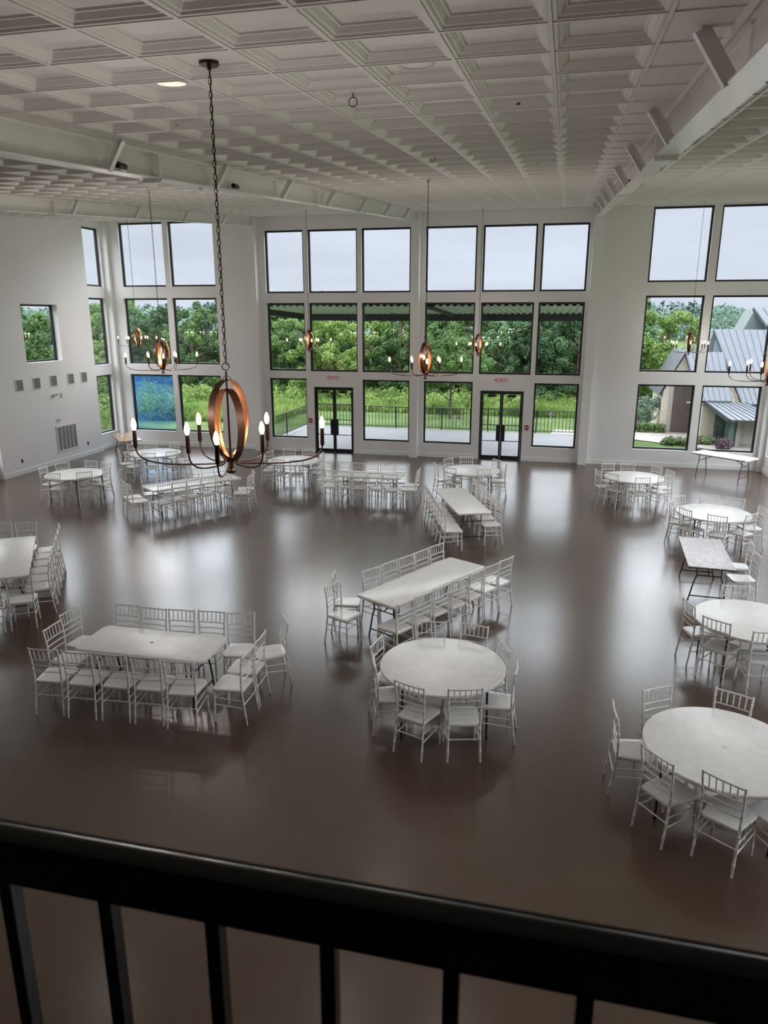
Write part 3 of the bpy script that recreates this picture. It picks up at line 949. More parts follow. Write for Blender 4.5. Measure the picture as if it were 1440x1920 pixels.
TD = dict(
    T1=('round', (-1.10, 8.05, 12), 'white round folding table in the centre foreground, alone below the long diagonal table', 'centre foreground round table'),
    T2=('round', (1.90, 6.93, -18), 'white round folding table with centre plug at the lower right corner', 'round table in the lower right corner'),
    T3=('round', (2.97, 10.40, 10), 'white round folding table cut by the right edge, beyond the lower right corner one', 'round table at the right edge'),
    T4=('round', (3.66, 16.55, 5), 'white round folding table behind the worn rectangular table', 'round table behind the worn table'),
    T5=('round', (2.33, 20.02, 10), 'white round folding table nearest the blank wall right of the doors', 'round table by the blank far wall'),
    T6=('round', (-2.03, 19.95, 10), 'white round folding table before the right-hand glass doors', 'round table at the right-hand doors'),
    T7=('round', (-7.40, 20.15, 10), 'white round folding table before the left-hand glass doors', 'round table at the left-hand doors'),
    T8=('round', (-12.10, 20.35, 8), 'white round folding table by the left corner windows', 'round table by the left corner'),
    T9=('round', (-12.57, 16.95, -12), 'white round folding table beside the vented left wall', 'round table by the vented wall'),
    R1=('rect', (-4.92, 7.80, 0.5, 1.83), 'short off-white folding table with round corners, front left', 'front left short table'),
    R2=('rect', (-1.83, 10.94, 61.5, 2.44), 'long off-white folding table standing diagonally in the picture centre', 'centre diagonal table'),
    R3=('rect', (-1.90, 16.42, 111.7, 2.44), 'long off-white folding table pointing away towards the right-hand doors', 'long table before the right doors'),
    R4=('rect', (-4.69, 18.72, 0, 1.83), 'short off-white folding table far back, parallel to the far wall', 'far short table'),
    R5=('rect', (-8.96, 16.76, 51.5, 2.44), 'long off-white folding table seen below the nearest chandelier', 'long table under the chandelier'),
    R6=('rect', (-9.29, 10.45, -54.8, 2.44), 'long white folding table cut by the left edge of the picture', 'left edge table'),
)
for k, v in TD.items():
    if v[0] == 'round':
        round_table(v[1][0], v[1][1], v[1][2], v[2], hole=(k == 'T2'))
    else:
        rect_table(*v[1], v[2], r=.10 if k in ('R1', 'R6') else .05, hole=(k == 'R1'))
rect_table(2.93, 13.52, 86.5, 1.83, 'thin worn folding table with scratched white top and black edge, right side', top=WORNM, edge=LEGM, r=.02, th=.022, hole=False, name='worn_folding_table')
rect_table(5.40, 24.0, -41, 1.83, 'bare white folding table standing askew in the right corner by the windows', r=.05, hole=False)
rect_table(-14.76, 22.95, -48.6, 2.05, 'bare glossy pale wood folding table in the far left corner', top=PLYM, edge=LEGM, r=.02, th=.022, hole=False, name='wooden_folding_table')

# ------------------------------------------------------------------ chairs


def post_pts(s):
    return [(-.250, s * .186, 0), (-.222, s * .182, .20), (-.196, s * .178, .44), (-.192, s * .180, .56), (-.198, s * .184, .72), (-.222, s * .190, .90), (-.226, s * .191, .917)]


def lerp_path(P, z):
    for a, b in zip(P, P[1:]):
        if a[2] <= z <= b[2]:
            f = (z - a[2]) / (b[2] - a[2]); return tuple(a[i] + f * (b[i] - a[i]) for i in range(3))
    return P[-1]


def ringed(P, r, rings, n=8):
    """a tube with bamboo knuckles"""
    zs = sorted({p[2] for p in P} | {z + d for z in rings for d in (-.010, -.004, .004, .010)})
    zs = [z for z in zs if P[0][2] <= z <= P[-1][2]]
    pts = [lerp_path(P, z) for z in zs]
    rs = []
    for z in zs:
        near = min(abs(z - q) for q in rings) if rings else 1
        rs.append(r * 1.28 if near <= .0041 else r)
    return pts, rs


def make_chair_meshes():
    M_ = {}
    for s, nm in ((-1, 'rear_a'), (1, 'rear_b')):
        pts, rs = ringed(post_pts(s), .0125, [.12, .27, .40, .52, .62, .72, .83]); rs[0] = .011; rs[-1] = .010
        M_[nm] = MB().tube(pts, rs, 7).mesh('leg', CHAIRM, angle=60)
    for s, nm in ((-1, 'front_a'), (1, 'front_b')):
        P = [(.178, s * .188, 0), (.172, s * .182, .22), (.168, s * .178, .43)]
        pts, rs = ringed(P, .0135, [.10, .22, .32]); rs[0] = .011
        M_[nm] = MB().tube(pts, rs, 7).mesh('leg', CHAIRM, angle=60)
    # seat

    def ring(sc, z, d=0):
        o = []
        for (cx, cy_, a0, r) in ((.20 - .07, .205 - .07, 0, .07), (-.205 + .04, .175 - .04, 90, .04), (-.205 + .04, -.175 + .04, 180, .04), (.20 - .07, -.205 + .07, 270, .07)):
            for k in range(5):
                a = R(a0 + 90 * k / 4)
                x, y = cx + r * math.cos(a), cy_ + r * math.sin(a)
                o.append((x * sc, y * sc, z))
        return o
    mb = MB(); loft(mb, [ring(.94, .418), ring(.985, .422), ring(1.0, .432), ring(1.0, .448), ring(.985, .456), ring(.93, .459), ring(.6, .455)])
    M_['seat'] = mb.mesh('seat', SEATM, angle=50)

    def hbar(za, r, zb=None, n=6):
        a, b = lerp_path(post_pts(-1), za), lerp_path(post_pts(1), za)
        mid = ((a[0] + b[0]) / 2 - .010, 0, za)
        return [a, (a[0] - .006, a[1] * .5, za), mid, (a[0] - .006, -a[1] * .5, za), b]
    M_['top_rail'] = MB().tube(hbar(.897, .01), .0105, 7).mesh('top_rail', CHAIRM, angle=60)
    for z in (.745, .665, .585):
        M_['rail%d' % int(z * 1000)] = MB().tube(hbar(z, .008), .0085, 6).mesh('back_rail', CHAIRM, angle=60)
    for k in range(5):
        f = (k + 1) / 6 * 2 - 1
        a = lerp_path(post_pts(1), .745); b = lerp_path(post_pts(1), .897)
        bow = -.010 * (1 - f * f)
        P = [(a[0] + bow, a[1] * f, .745), (b[0] + bow, b[1] * f, .897)]
        pts, rs = ringed(P, .0068, [.785, .85], 6)
        M_['spindle%d' % k] = MB().tube(pts, rs, 6).mesh('spindle', CHAIRM, angle=60)
    st = []
    Fp = lambda s, z: lerp_path([(.178, s * .188, 0), (.172, s * .182, .22), (.168, s * .178, .43)], z)
    Rp = lambda s, z: lerp_path(post_pts(s), z)
    st.append([Rp(-1, .27), Rp(1, .27)])
    st.append([Fp(-1, .31), Fp(1, .31)])
    for s in (-1, 1):
        st.append([Rp(s, .32), Fp(s, .33)]); st.append([Rp(s, .22), Fp(s, .24)])
    for i, p in enumerate(st):
        M_['st%d' % i] = MB().tube(p, .0075, 6).mesh('stretcher', CHAIRM, angle=60)
    # joined versions for the distant chairs
    mb = MB(); mb.tube(hbar(.897, .01), .0105, 6)
    for z in (.745, .665, .585): mb.tube(hbar(z, .008), .0085, 5)
    for k in range(5):
        f = (k + 1) / 6 * 2 - 1
        a = lerp_path(post_pts(1), .745); b = lerp_path(post_pts(1), .897); bow = -.010 * (1 - f * f)
        mb.tube([(a[0] + bow, a[1] * f, .745), (b[0] + bow, b[1] * f, .897)], .007, 5)
    M_['backrest'] = mb.mesh('backrest', CHAIRM, angle=60)
    mb = MB()
    for p in st: mb.tube(p, .0075, 5)
    M_['stretchers'] = mb.mesh('stretchers', CHAIRM, angle=60)
    return M_


KM = make_chair_meshes()


def proto_chair(near):
    t = empty('chiavari_chair', (0, 0, 0))
    link('seat', KM['seat'], t)
    for nm in ('rear_a', 'rear_b', 'front_a', 'front_b'):
        link('leg', KM[nm], t)
    if near:
        link('top_rail', KM['top_rail'], t)
        for z in ('rail745', 'rail665', 'rail585'): link('back_rail', KM[z], t)
        for k in range(5): link('spindle', KM['spindle%d' % k], t)
        for k in range(6): link('stretcher', KM['st%d' % k], t)
    else:
        link('backrest', KM['backrest'], t)
        link('stretcher_set', KM['stretchers'], t)
    return t


# each entry: x, y of the top rail's middle and the direction the chair faces, in degrees
CH = dict(
    T1=[(-1.35, 7.16, 70), (-.72, 7.20, 105), (-1.87, 7.64, 18), (-1.97, 8.17, -10), (-1.39, 8.93, -82), (-.81, 8.96, -101), (-.38, 8.42, -155), (-.20, 7.84, 180)],
    T2=[(1.35, 7.71, -58), (2.16, 7.78, -115), (.86, 7.13, 3), (1.18, 6.37, 40), (1.71, 6.10, 55), (2.40, 6.17, 122), (2.72, 7.40, -150)],
    T3=[(2.13, 10.43, 15), (2.39, 9.86, 54), (2.97, 9.59, 98), (2.95, 11.32, -87)],
    R7=[(3.75, 13.72, 178), (3.68, 13.07, -173)],
    T4=[(2.80, 16.72, -22), (3.02, 17.26, -57), (3.75, 17.53, -95), (4.26, 17.33, -115), (4.64, 16.56, -170), (4.27, 15.91, 132), (3.54, 15.62, 65), (2.98, 16.04, 31)],
    T5=[(1.37, 19.91, 20), (1.70, 20.90, -66), (2.25, 21.03, -84), (3.00, 20.77, -145), (3.28, 20.25, -158), (3.02, 19.5, 125), (2.45, 19.15, 102), (1.72, 19.46, 50)],
    T6=[(-3.03, 19.75, 25), (-2.80, 20.60, -36), (-2.31, 20.98, -75), (-1.40, 20.76, -140), (-1.08, 20.05, -174), (-1.64, 19.28, 118), (-2.57, 19.25, 72)],
    T7=[(-8.30, 19.91, 8), (-8.33, 20.48, -23), (-7.89, 21.10, -72), (-7.28, 21.14, -88), (-6.60, 20.62, -152), (-7.58, 19.33, 90), (-7.04, 19.36, 105), (-6.45, 19.88, 166)],
    T8=[(-12.99, 19.72, 40), (-12.43, 19.36, 75), (-13.14, 20.72, -24), (-12.77, 21.24, -60), (-11.98, 21.34, -100), (-11.30, 20.98, -145), (-11.02, 20.42, -178), (-11.22, 19.80, 144), (-11.74, 19.34, 108)],
    T9=[(-13.46, 16.80, 4), (-13.33, 17.45, -33), (-12.71, 17.90, -88), (-12.14, 17.76, -108), (-11.70, 17.12, -178), (-11.95, 16.48, 138), (-12.68, 16.18, 96)],
    R4=[(-5.63, 19.37, -86), (-5.22, 19.38, -90), (-4.79, 19.35, -88), (-4.35, 19.39, -90), (-3.95, 19.50, -84), (-5.70, 18.16, 94), (-5.26, 18.15, 92), (-4.83, 18.15, 92), (-4.40, 18.13, 90), (-3.97, 18.08, 91), (-3.36, 18.90, 178), (-3.32, 18.44, 182), (-6.12, 19.30, -84)],
    R5=[(-9.08, 15.57, 150), (-8.88, 15.93, 148), (-8.68, 16.30, 146), (-8.45, 16.66, 140), (-8.18, 17.0, 136), (-7.62, 17.62, -148), (-7.52, 17.10, -168), (-9.36, 17.50, -40), (-9.05, 17.80, -42), (-8.79, 18.07, -46), (-10.12, 16.58, -50), (-9.86, 16.90, -48), (-9.62, 17.16, -42), (-10.40, 15.82, 45), (-10.02, 15.46, 51)],
    R3=[(-2.90 + .1317 * k, 17.19 - .395 * k, 21.7) for k in range(7)] + [(-1.75 + .162 * k, 18.02 - .478 * k, -158.3 + (2 if k % 2 else -2)) for k in range(6)],
    R2=[(-2.70, 10.80, -34), (-2.48, 11.18, -29), (-2.26, 11.55, -31), (-2.06, 11.92, -28), (-1.85, 12.31, -31), (-1.86, 9.56, 151), (-1.65, 9.92, 149), (-1.43, 10.29, 150), (-1.20, 10.66, 147), (-.98, 11.07, 151), (-.77, 11.45, 148), (-.56, 11.83, 149), (-3.21, 10.40, 10), (-3.10, 9.98, -20)],
    R1=[(-6.40, 8.16, -3), (-6.30, 7.67, 2), (-5.94, 7.01, 96), (-5.49, 7.03, 95), (-5.04, 7.07, 94), (-4.60, 7.10, 95), (-4.15, 7.09, 97), (-3.44, 7.52, -180), (-3.46, 7.97, -178), (-3.36, 8.58, -146), (-5.70, 8.52, -89), (-5.28, 8.50, -90), (-4.87, 8.53, -86), (-4.44, 8.58, -86), (-4.02, 8.62, -76)],
    R6=[(-10.08, 11.89, -63), (-10.54, 11.75, -64)] + [(-9.29 + .232 * k, 11.85 - .365 * k, -145 + (4 if k == 0 else 0)) for k in range(6)] + [(-8.06, 9.18, 122), (-8.44, 8.92, 122)],
)
HRS = ['twelve', 'one', 'two', 'three', 'four', 'five', 'six', 'seven', 'eight', 'nine', 'ten', 'eleven']
ORD = ['first', 'second', 'third', 'fourth', 'fifth', 'sixth', 'seventh']
protos = {True: None, False: None}


def place_chair(x, y, a, label, group, near):
    if protos[near] is None:
        protos[near] = proto_chair(near); o = protos[near]
    else:
        o = copy_tree(protos[near])
    ca, sa = math.cos(R(a)), math.sin(R(a))
    o.location = (x + ca * .222, y + sa * .222, 0); o.rotation_euler = (0, 0, R(a))
    tag(o, label, 'chair', group)


def px(x, y, z=.9):       # rough picture position, only used to word the labels
    v = Vector((x, y, z - H)); return v.dot(rt2) / v.dot(fw), -v.dot(up2) / v.dot(fw)


used = set()
for k, L_ in CH.items():
    near = k in ('T1', 'T2', 'T3', 'R1', 'R2', 'R6')
    if k.startswith('T'):
        cx, cy_ = TD[k][1][:2]
        va = math.atan2(cx, cy_)    # view bearing of the table
        items = []
        for (x, y, a) in L_:
            b = math.atan2(x - cx, y - cy_) - va
            items.append([(math.degrees(b) % 360) / 30, x, y, a])
        items.sort()
        taken = {}
        for it in items:
            h = int(round(it[0])) % 12
            lab = HRS[h] + " o'clock"
            if lab in taken:
                lab = 'past ' + HRS[h] + " o'clock"
            taken[lab] = 1
            place_chair(it[1], it[2], it[3], 'white bamboo-style chair at %s of the %s' % (lab, TD[k][3]), 'chairs at the ' + TD[k][3], near)
    elif k == 'R7':
        for (x, y, a), lb in zip(L_, ('farther', 'nearer')):
            place_chair(x, y, a, 'white bamboo-style chair right of the worn table, the %s of two' % lb, 'chairs at the worn table', True)
    else:
        cx, cy_, ta = TD[k][1][:3]
        u = Vector((math.cos(R(ta)), math.sin(R(ta)))); v = Vector((-u.y, u.x)); L2 = TD[k][1][3] / 2
        sides = {}
        for (x, y, a) in L_:
            d = Vector((x - cx, y - cy_)); p, q = d.dot(u), d.dot(v)
            if k == 'R2' and x < -3:
                key = ('end', False)
            elif abs(p) > L2 + .22 and abs(q) < (1.2 if k == 'R2' else .9) and not (k == 'R4' and p < 0):
                key = ('end', p > 0)
            else:
                key = ('side', q > 0)
            sides.setdefault(key, []).append((x, y, a))
        for key, ls in sides.items():
            # word the side as seen in the picture
            n_ = (v if key[1] else -v) if key[0] == 'side' else (u if key[1] else -u)
            ls.sort(key=lambda c: px(c[0], c[1])[0])
            c0 = px(cx, cy_, .74); c1 = px(cx + n_.x * .5, cy_ + n_.y * .5, .74)
            dx, dy = c1[0] - c0[0], c1[1] - c0[1]
            depth = n_.x * math.sin(YAW) + n_.y * math.cos(YAW)
            if key[0] == 'side':
                where_ = ('far side' if depth > 0 else 'near side') if abs(depth) > .45 else ('right side' if dx > 0 else 'left side')
            else:
                where_ = ('far end' if depth > 0 else 'near end') if abs(depth) > .7 else ('right end' if dx > 0 else 'left end')
            for i, (x, y, a) in enumerate(ls):
                pos = ORD[i] + ' from left' if len(ls) > 1 else 'alone'
                place_chair(x, y, a, 'white chair, %s on %s of %s' % (pos, where_, TD[k][3]), 'chairs at the ' + TD[k][3], near)

# ------------------------------------------------------------------ outdoors
random.seed(4)
rng = np.random.default_rng(4)


def gz(x, y):
    z = -.16
    if y > 40: z -= (y - 40) * .035
    if y > 60: z -= (y - 60) * .10
    if y > 110:
        z = -6.2 + .0 * y + min(1, (y - 110) / 190) ** 1.3 * 9.5
    return z


gm = MB()
xs = [-170 + 10 * i for i in range(31)]; ys = [25.9, 30, 34, 37, 40, 44, 48, 54, 60, 70, 85, 110, 140, 170, 200, 240, 290, 340]
for y in ys:
    for x in xs:
        gm.v.append((x * (1 + y / 200), y, gz(x, y)))
n = len(xs)
for j in range(len(ys) - 1):
    for i in range(n - 1):
        gm.f.append((j * n + i, j * n + i + 1, (j + 1) * n + i + 1, (j + 1) * n + i))
structure(gm.obj('ground', GROUND))
structure(MB().box(-60, -17.3, -10, 26.2, -.5, -.2).obj('ground_left', GROUND, smooth=False))
structure(MB().box(7.25, 60, -10, 26.2, -.5, -.2).obj('ground_right', GROUND, smooth=False))
structure(MB().box(-11.2, 1.7, WY + .185, 32.3, -.35, -.03).obj('floor_patio', CONC, smooth=False))
structure(MB().add([(0.0, 32.3, -.14), (1.5, 32.3, -.14), (2.9, 43, -.24), (1.35, 43, -.24)], [(0, 1, 2, 3)]).obj('floor_path', PATHC, smooth=False))
structure(MB().add([(3.4, 32.2, -.13), (9.0, 28.5, -.13), (9.5, 35.5, -.13), (5.0, 35.0, -.13), (3.4, 34.3, -.13)], [(0, 1, 2, 3, 4)]).obj('floor_walkway', PATHC, smooth=False))


def fence(pts, label):
    t = empty('patio_railing', (pts[0][0], pts[0][1], -.03), label=label, cat='railing', group='black patio railings')
    o = Vector(pts[0])
    a, b = Vector(pts[0]) - o, Vector(pts[1]) - o
    d = (b - a); Ln = d.length; d.normalize()
    P = lambda s, z: (a.x + d.x * s, a.y + d.y * s, z)
    MB().tube([P(0, .98), P(Ln, .98)], .022, 6).obj('top_rail', FENCEM, t)
    MB().tube([P(0, .10), P(Ln, .10)], .018, 6).obj('bottom_rail', FENCEM, t)
    np_ = max(2, int(Ln / 1.9) + 1)
    for k in range(np_):
        s = Ln * k / (np_ - 1)
        MB().tube([P(s, 0), P(s, 1.0)], .022, 6).obj('post', FENCEM, t)
    k = 0; mb = MB(); s = .12
    while s < Ln:
        mb.tube([P(s, .10), P(s, .98)], .0125, 4, caps=False); s += .155
    mb.obj('pickets', FENCEM, t, smooth=False)


fence([(-11.0, 32.2), (1.55, 32.2)], 'long black picket railing along the far edge of the patio')
fence([(-11.0, 26.4), (-11.0, 32.1)], 'black picket railing along the left edge of the patio')
fence([(1.55, 28.6), (1.55, 32.1)], 'short black picket railing at the right edge of the patio')

# patio roof
t = empty('patio_canopy', (0, WY + .3, 0), label='dark metal patio canopy with corrugated underside outside the middle windows', cat='canopy')
mb = MB(); x = -10.95; z0, z1, Yc = 5.26, 5.02, 6.45
while x < 1.35:
    mb.add([(x, 0, z0), (x + .10, 0, z0), (x + .13, 0, z0 + .05), (x + .22, 0, z0 + .05), (x + .25, 0, z0),
            (x, Yc, z1), (x + .10, Yc, z1), (x + .13, Yc, z1 + .05), (x + .22, Yc, z1 + .05), (x + .25, Yc, z1)], [(i, i + 1, i + 6, i + 5) for i in range(4)])
    x += .25
mb.obj('corrugated_sheet', mat('galvanised_sheet', (0.62, 0.64, 0.62), .35, metal=.4), t, smooth=False)
MB().hexa([(-11.0, 0, z0 + .06), (1.4, 0, z0 + .06), (1.4, Yc, z1 + .06), (-11.0, Yc, z1 + .06), (-11.0, 0, z0 + .09), (1.4, 0, z0 + .09), (1.4, Yc, z1 + .09), (-11.0, Yc, z1 + .09)]).obj('roof_sheet', ROOFM, t, smooth=False)
MB().box(-11.05, 1.65, Yc - .05, Yc + .06, 4.74, 5.1).obj('fascia_beam', FENCEM, t, smooth=False)
for x in (-11.05, 1.34):
    MB().hexa([(x, 0, z0 - .22), (x + .1, 0, z0 - .22), (x + .1, Yc, z1 - .24), (x, Yc, z1 - .24), (x, 0, z0 + .08), (x + .1, 0, z0 + .08), (x + .1, Yc, z1 + .08), (x, Yc, z1 + .08)]).obj('side_beam', FENCEM, t, smooth=False)
MB().hexa([(-4.35, 0, z0 - .1), (-4.2, 0, z0 - .1), (-4.2, Yc, z1 - .1), (-4.35, Yc, z1 - .1), (-4.35, 0, z0), (-4.2, 0, z0), (-4.2, Yc, z1), (-4.35, Yc, z1)]).obj('cross_beam', FENCEM, t, smooth=False)
for x in (-11.0, 1.60):
    MB().box(x - .06, x + .06, Yc - .06, Yc + .06, -.03, 4.74).obj('post', FENCEM, t, smooth=False)
for x in (-6.4, -.3):
    MB().lathe([(.0, z1 + .02), (.10, z1 + .01), (.09, z1 - .05), (.0, z1 - .06)], (x, 3.6, 0), 12).obj('ceiling_fitting', FENCEM, t)

# path lights on the lawn
for x, y, lb in ((-4.24, 34.7, 'left of the right-hand glass doors'), (.09, 36.84, 'beside the concrete path')):
    t = empty('path_light', (x, y, gz(x, y)), label='small dark-topped path light on the lawn ' + lb, cat='garden light', group='path lights')
    MB().tube([(0, 0, 0), (0, 0, .3)], .02, 6).obj('stem', WHITEP, t)
    MB().lathe([(.0, .28), (.07, .28), (.08, .33), (.0, .34)], n=12).obj('diffuser', WHITEP, t)
    MB().lathe([(.17, .34), (.16, .37), (.06, .47), (.0, .48)], n=12).obj('hood', FENCEM, t)


# foliage
def leaf_cloud(blobs, n, size, seed, shell=.72):
    g = np.random.default_rng(seed)
    blobs = np.array(blobs, float)
    wts = blobs[:, 3] ** 2; wts /= wts.sum()
    ib = g.choice(len(blobs), n, p=wts)
    d = g.normal(size=(n, 3)); d /= np.linalg.norm(d, axis=1)[:, None]
    rr = shell + (1.05 - shell) * g.random(n)
    c = blobs[ib, :3] + d * (blobs[ib, 3] * rr)[:, None]
    nrm = d + g.normal(size=(n, 3)) * .8 + np.array([0, 0, .5]); nrm /= np.linalg.norm(nrm, axis=1)[:, None]
    ref = g.normal(size=(n, 3)); u = np.cross(nrm, ref); u /= np.linalg.norm(u, axis=1)[:, None]; v = np.cross(nrm, u)
    s = size * (.6 + .8 * g.random(n))[:, None]
    u *= s; v *= s * .6
    V = np.empty((n, 4, 3)); V[:, 0] = c - u; V[:, 1] = c - v; V[:, 2] = c + u; V[:, 3] = c + v
    return V.reshape(-1, 3)


def quads_mesh(name, V, m_):
    me = bpy.data.meshes.new(name); n = len(V)
    me.vertices.add(n); me.vertices.foreach_set('co', V.astype(np.float32).ravel())
    me.loops.add(n); me.loops.foreach_set('vertex_index', np.arange(n, dtype=np.int32))
    me.polygons.add(n // 4); me.polygons.foreach_set('loop_start', np.arange(0, n, 4, dtype=np.int32))
    me.materials.append(m_); me.update(calc_edges=True)
    return me


def crown_blobs(h, wd, seed, base=.12):
    g = random.Random(seed); o = []
    for i in range(64):
        f = g.random(); z = h * (base + (1 - base) * f)
        rad = wd * 1.08 * math.sqrt(max(0, 1 - ((f - .38) / .68) ** 2)) * g.random() ** .4
        a = g.random() * 6.283
        br = wd * (.13 + .13 * g.random()) * (1.05 - .3 * f)
        o.append((rad * math.cos(a), rad * math.sin(a), min(z, h - br * .8), br))
    return o


def branchy(h, wd, seed):
    mb = MB(); g = random.Random(seed)
    mb.tube([(0, 0, 0), (.05, 0, h * .3), (0, .05, h * .6), (.03, 0, h * .85)], [h * .022, h * .017, h * .011, h * .004], 7)
    for i in range(7):
        z = h * (.25 + .08 * i); a = g.random() * 6.28; l = wd * (.5 + .3 * g.random())
        mb.tube([(0, 0, z), (l * .5 * math.cos(a), l * .5 * math.sin(a), z + l * .35), (l * math.cos(a), l * math.sin(a), z + l * .5)], [h * .009, h * .006, h * .003], 5)
    return mb


TREES = []
for i, (m_, base) in enumerate(((LEAF_A, .1), (LEAF_B, .08), (LEAF_A, .15), (LEAF_C, .1))):
    bl = crown_blobs(6.5, 2.3, 30 + i, base)
    TREES.append((quads_mesh('crown', leaf_cloud(bl, 19000, .095, 50 + i, .6), m_), branchy(6.5, 2.2, 9 + i).mesh('trunk', BARK)))
KIND = ['mid green broadleaf tree in the treeline beyond the meadow', 'dark green broadleaf tree in the treeline beyond the meadow', 'rounded mid green tree in the treeline beyond the meadow', 'bright yellow-green tree in the treeline beyond the meadow']


bl_ = [(x_, y_, z_ * .72 + 2.1, r_ * .9) for x_, y_, z_, r_ in crown_blobs(6.5, 3.0, 61, .2)]
TREES.append((quads_mesh('crown', leaf_cloud(bl_, 17000, .095, 62, .6), LEAF_A), branchy(6.5, 2.6, 17).mesh('trunk', BARK)))
KIND.append('')


def tree(x, y, sc, kind, rz, label=None, group='treeline trees', sz=1.0):
    t = empty('deciduous_tree', (x, y, gz(x, y) - .05), rz, label=label or KIND[kind], cat='tree', group=group)
    t.scale = (sc, sc, sc * sz)
    link('crown', TREES[kind][0], t); link('trunk', TREES[kind][1], t)


NUM = 'first second third fourth fifth sixth seventh eighth ninth tenth eleventh twelfth thirteenth fourteenth fifteenth sixteenth seventeenth'.split()
KSHORT = ['mid green', 'dark green', 'rounded green', 'yellow-green']
g = random.Random(11)
for row, (yy, sc0) in enumerate(((47, .95), (51.5, 1.08), (57, 1.22))):
    nx = (17, 16, 15)[row]
    cnt = 0
    for i in range(nx):
        az = R(-40 + (52 / (nx - 1)) * i) ; d = yy * (1 + .03 * g.uniform(-1, 1))
        x = d * math.tan(az) + g.uniform(-.8, .8)
        k = g.choice([0, 1, 2, 1, 0, 3 if row == 0 else 2])
        if x / d > .105: continue
        sc = sc0 * g.uniform(.80, .98)
        tree(x, d, sc, k, g.uniform(0, 6.28), '%s tree, %s from left in the %s row of the treeline' % (KSHORT[k], NUM[cnt], ('front', 'middle', 'back')[row]))
        cnt += 1
tree(-5.0, 37.0, .60, 4, .3, 'young spreading tree with bare lower trunk standing on the lawn', 'lawn trees', sz=1.0)
tree(-13.2, 43.0, .80, 3, 1.0, 'bright yellow-green rounded tree behind the left-hand glass doors', 'lawn trees')
tree(-26.0, 38.0, .72, 3, 2.0, 'bright green tree outside the left corner windows', 'lawn trees', sz=.8)
tree(-23.5, 33.5, .66, 0, 2.6, 'leafy green tree outside the leftmost corner window', 'lawn trees', sz=.9)
tree(5.75, 41.0, .84, 3, .7, 'large yellow-green tree outside the right corner windows, beside the stone house', 'lawn trees')
tree(4.3, 45.5, .80, 1, 1.7, 'dark green tree behind the large yellow-green one at right', 'lawn trees', sz=.8)
tree(-22.2, 27.5, .80, 0, .5, 'green tree outside the small window in the left wall', 'lawn trees')
tree(-22.5, 22.5, .85, 1, .9, 'dark green tree close outside the left wall', 'lawn trees')

# far wooded hills
bl = []
g = random.Random(5)
for i in range(1600):
    y = g.uniform(115, 300); x = g.uniform(-1.0, .55) * y
    if 150 < y < 215 and .10 < x / y < .20: continue
    bl.append((x, y, gz(x, y) + g.uniform(.5, 3), g.uniform(2.5, 4.8)))
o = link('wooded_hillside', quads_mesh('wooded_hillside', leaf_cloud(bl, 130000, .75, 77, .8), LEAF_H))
tag(o, 'hazy wooded hillside beyond the treeline', 'hillside', kind='stuff')
# ridge right behind the house, higher
bl = [(x, 300 + g.uniform(-20, 20), 4.0 + 2.2 * math.sin(x * .035 + 1) + g.uniform(-1, 1.5), g.uniform(3, 5)) for x in range(-300, 190, 3)]
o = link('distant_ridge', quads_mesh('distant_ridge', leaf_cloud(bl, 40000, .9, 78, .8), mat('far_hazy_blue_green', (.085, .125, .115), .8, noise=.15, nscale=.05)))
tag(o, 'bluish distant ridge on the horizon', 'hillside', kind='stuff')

# meadow weeds and shrubs
n = 34000
gx = rng.uniform(-34, 5.0, n); gy = rng.uniform(38.5, 46.5, n)
gx = np.where(rng.random(n) < .3, rng.uniform(-34, -13, n), gx)
low = (gx < -13) & (rng.random(n) < .5); gy = np.where(low, rng.uniform(33, 40, n), gy)
hgt = .22 + .38 * rng.random(n) + .25 * np.sin(gx * 1.3) * np.cos(gy * .9)
ang = rng.uniform(0, math.pi, n); wd = .05 + .06 * rng.random(n)
zb = np.array([gz(a, b) for a, b in zip(gx, gy)])
lean = rng.normal(size=(n, 2)) * .12
V = np.empty((n, 4, 3))
V[:, 0] = np.c_[gx, gy, zb]
V[:, 1] = np.c_[gx + np.cos(ang) * wd, gy + np.sin(ang) * wd, zb + hgt * .55]
V[:, 2] = np.c_[gx + lean[:, 0], gy + lean[:, 1], zb + hgt]
V[:, 3] = np.c_[gx - np.cos(ang) * wd, gy - np.sin(ang) * wd, zb + hgt * .55]
o = link('meadow_weeds', quads_mesh('meadow_weeds', V.reshape(-1, 3), WEED))
tag(o, 'tall bright green weeds in the meadow behind the lawn', 'weeds', kind='stuff')
bl = []
g = random.Random(8)
for i in range(230):
    az = R(g.uniform(-40, 5)); d = g.uniform(40.5, 47.5)
    bl.append((d * math.tan(az), d, gz(0, d) + g.uniform(.0, .5), g.uniform(.4, .8)))
for i in range(60):
    x = g.uniform(-34, -19); bl.append((x, g.uniform(32, 42), -.2 + g.uniform(.2, .8), g.uniform(.5, 1.0)))
for i in range(30):
    bl.append((g.uniform(-24, -19), g.uniform(20, 32), g.uniform(0, 1.2), g.uniform(.5, 1.0)))
o = link('undergrowth', quads_mesh('undergrowth', leaf_cloud(bl, 80000, .085, 79, .6), WEED))
tag(o, 'bushy bright undergrowth along the foot of the treeline', 'undergrowth', kind='stuff')


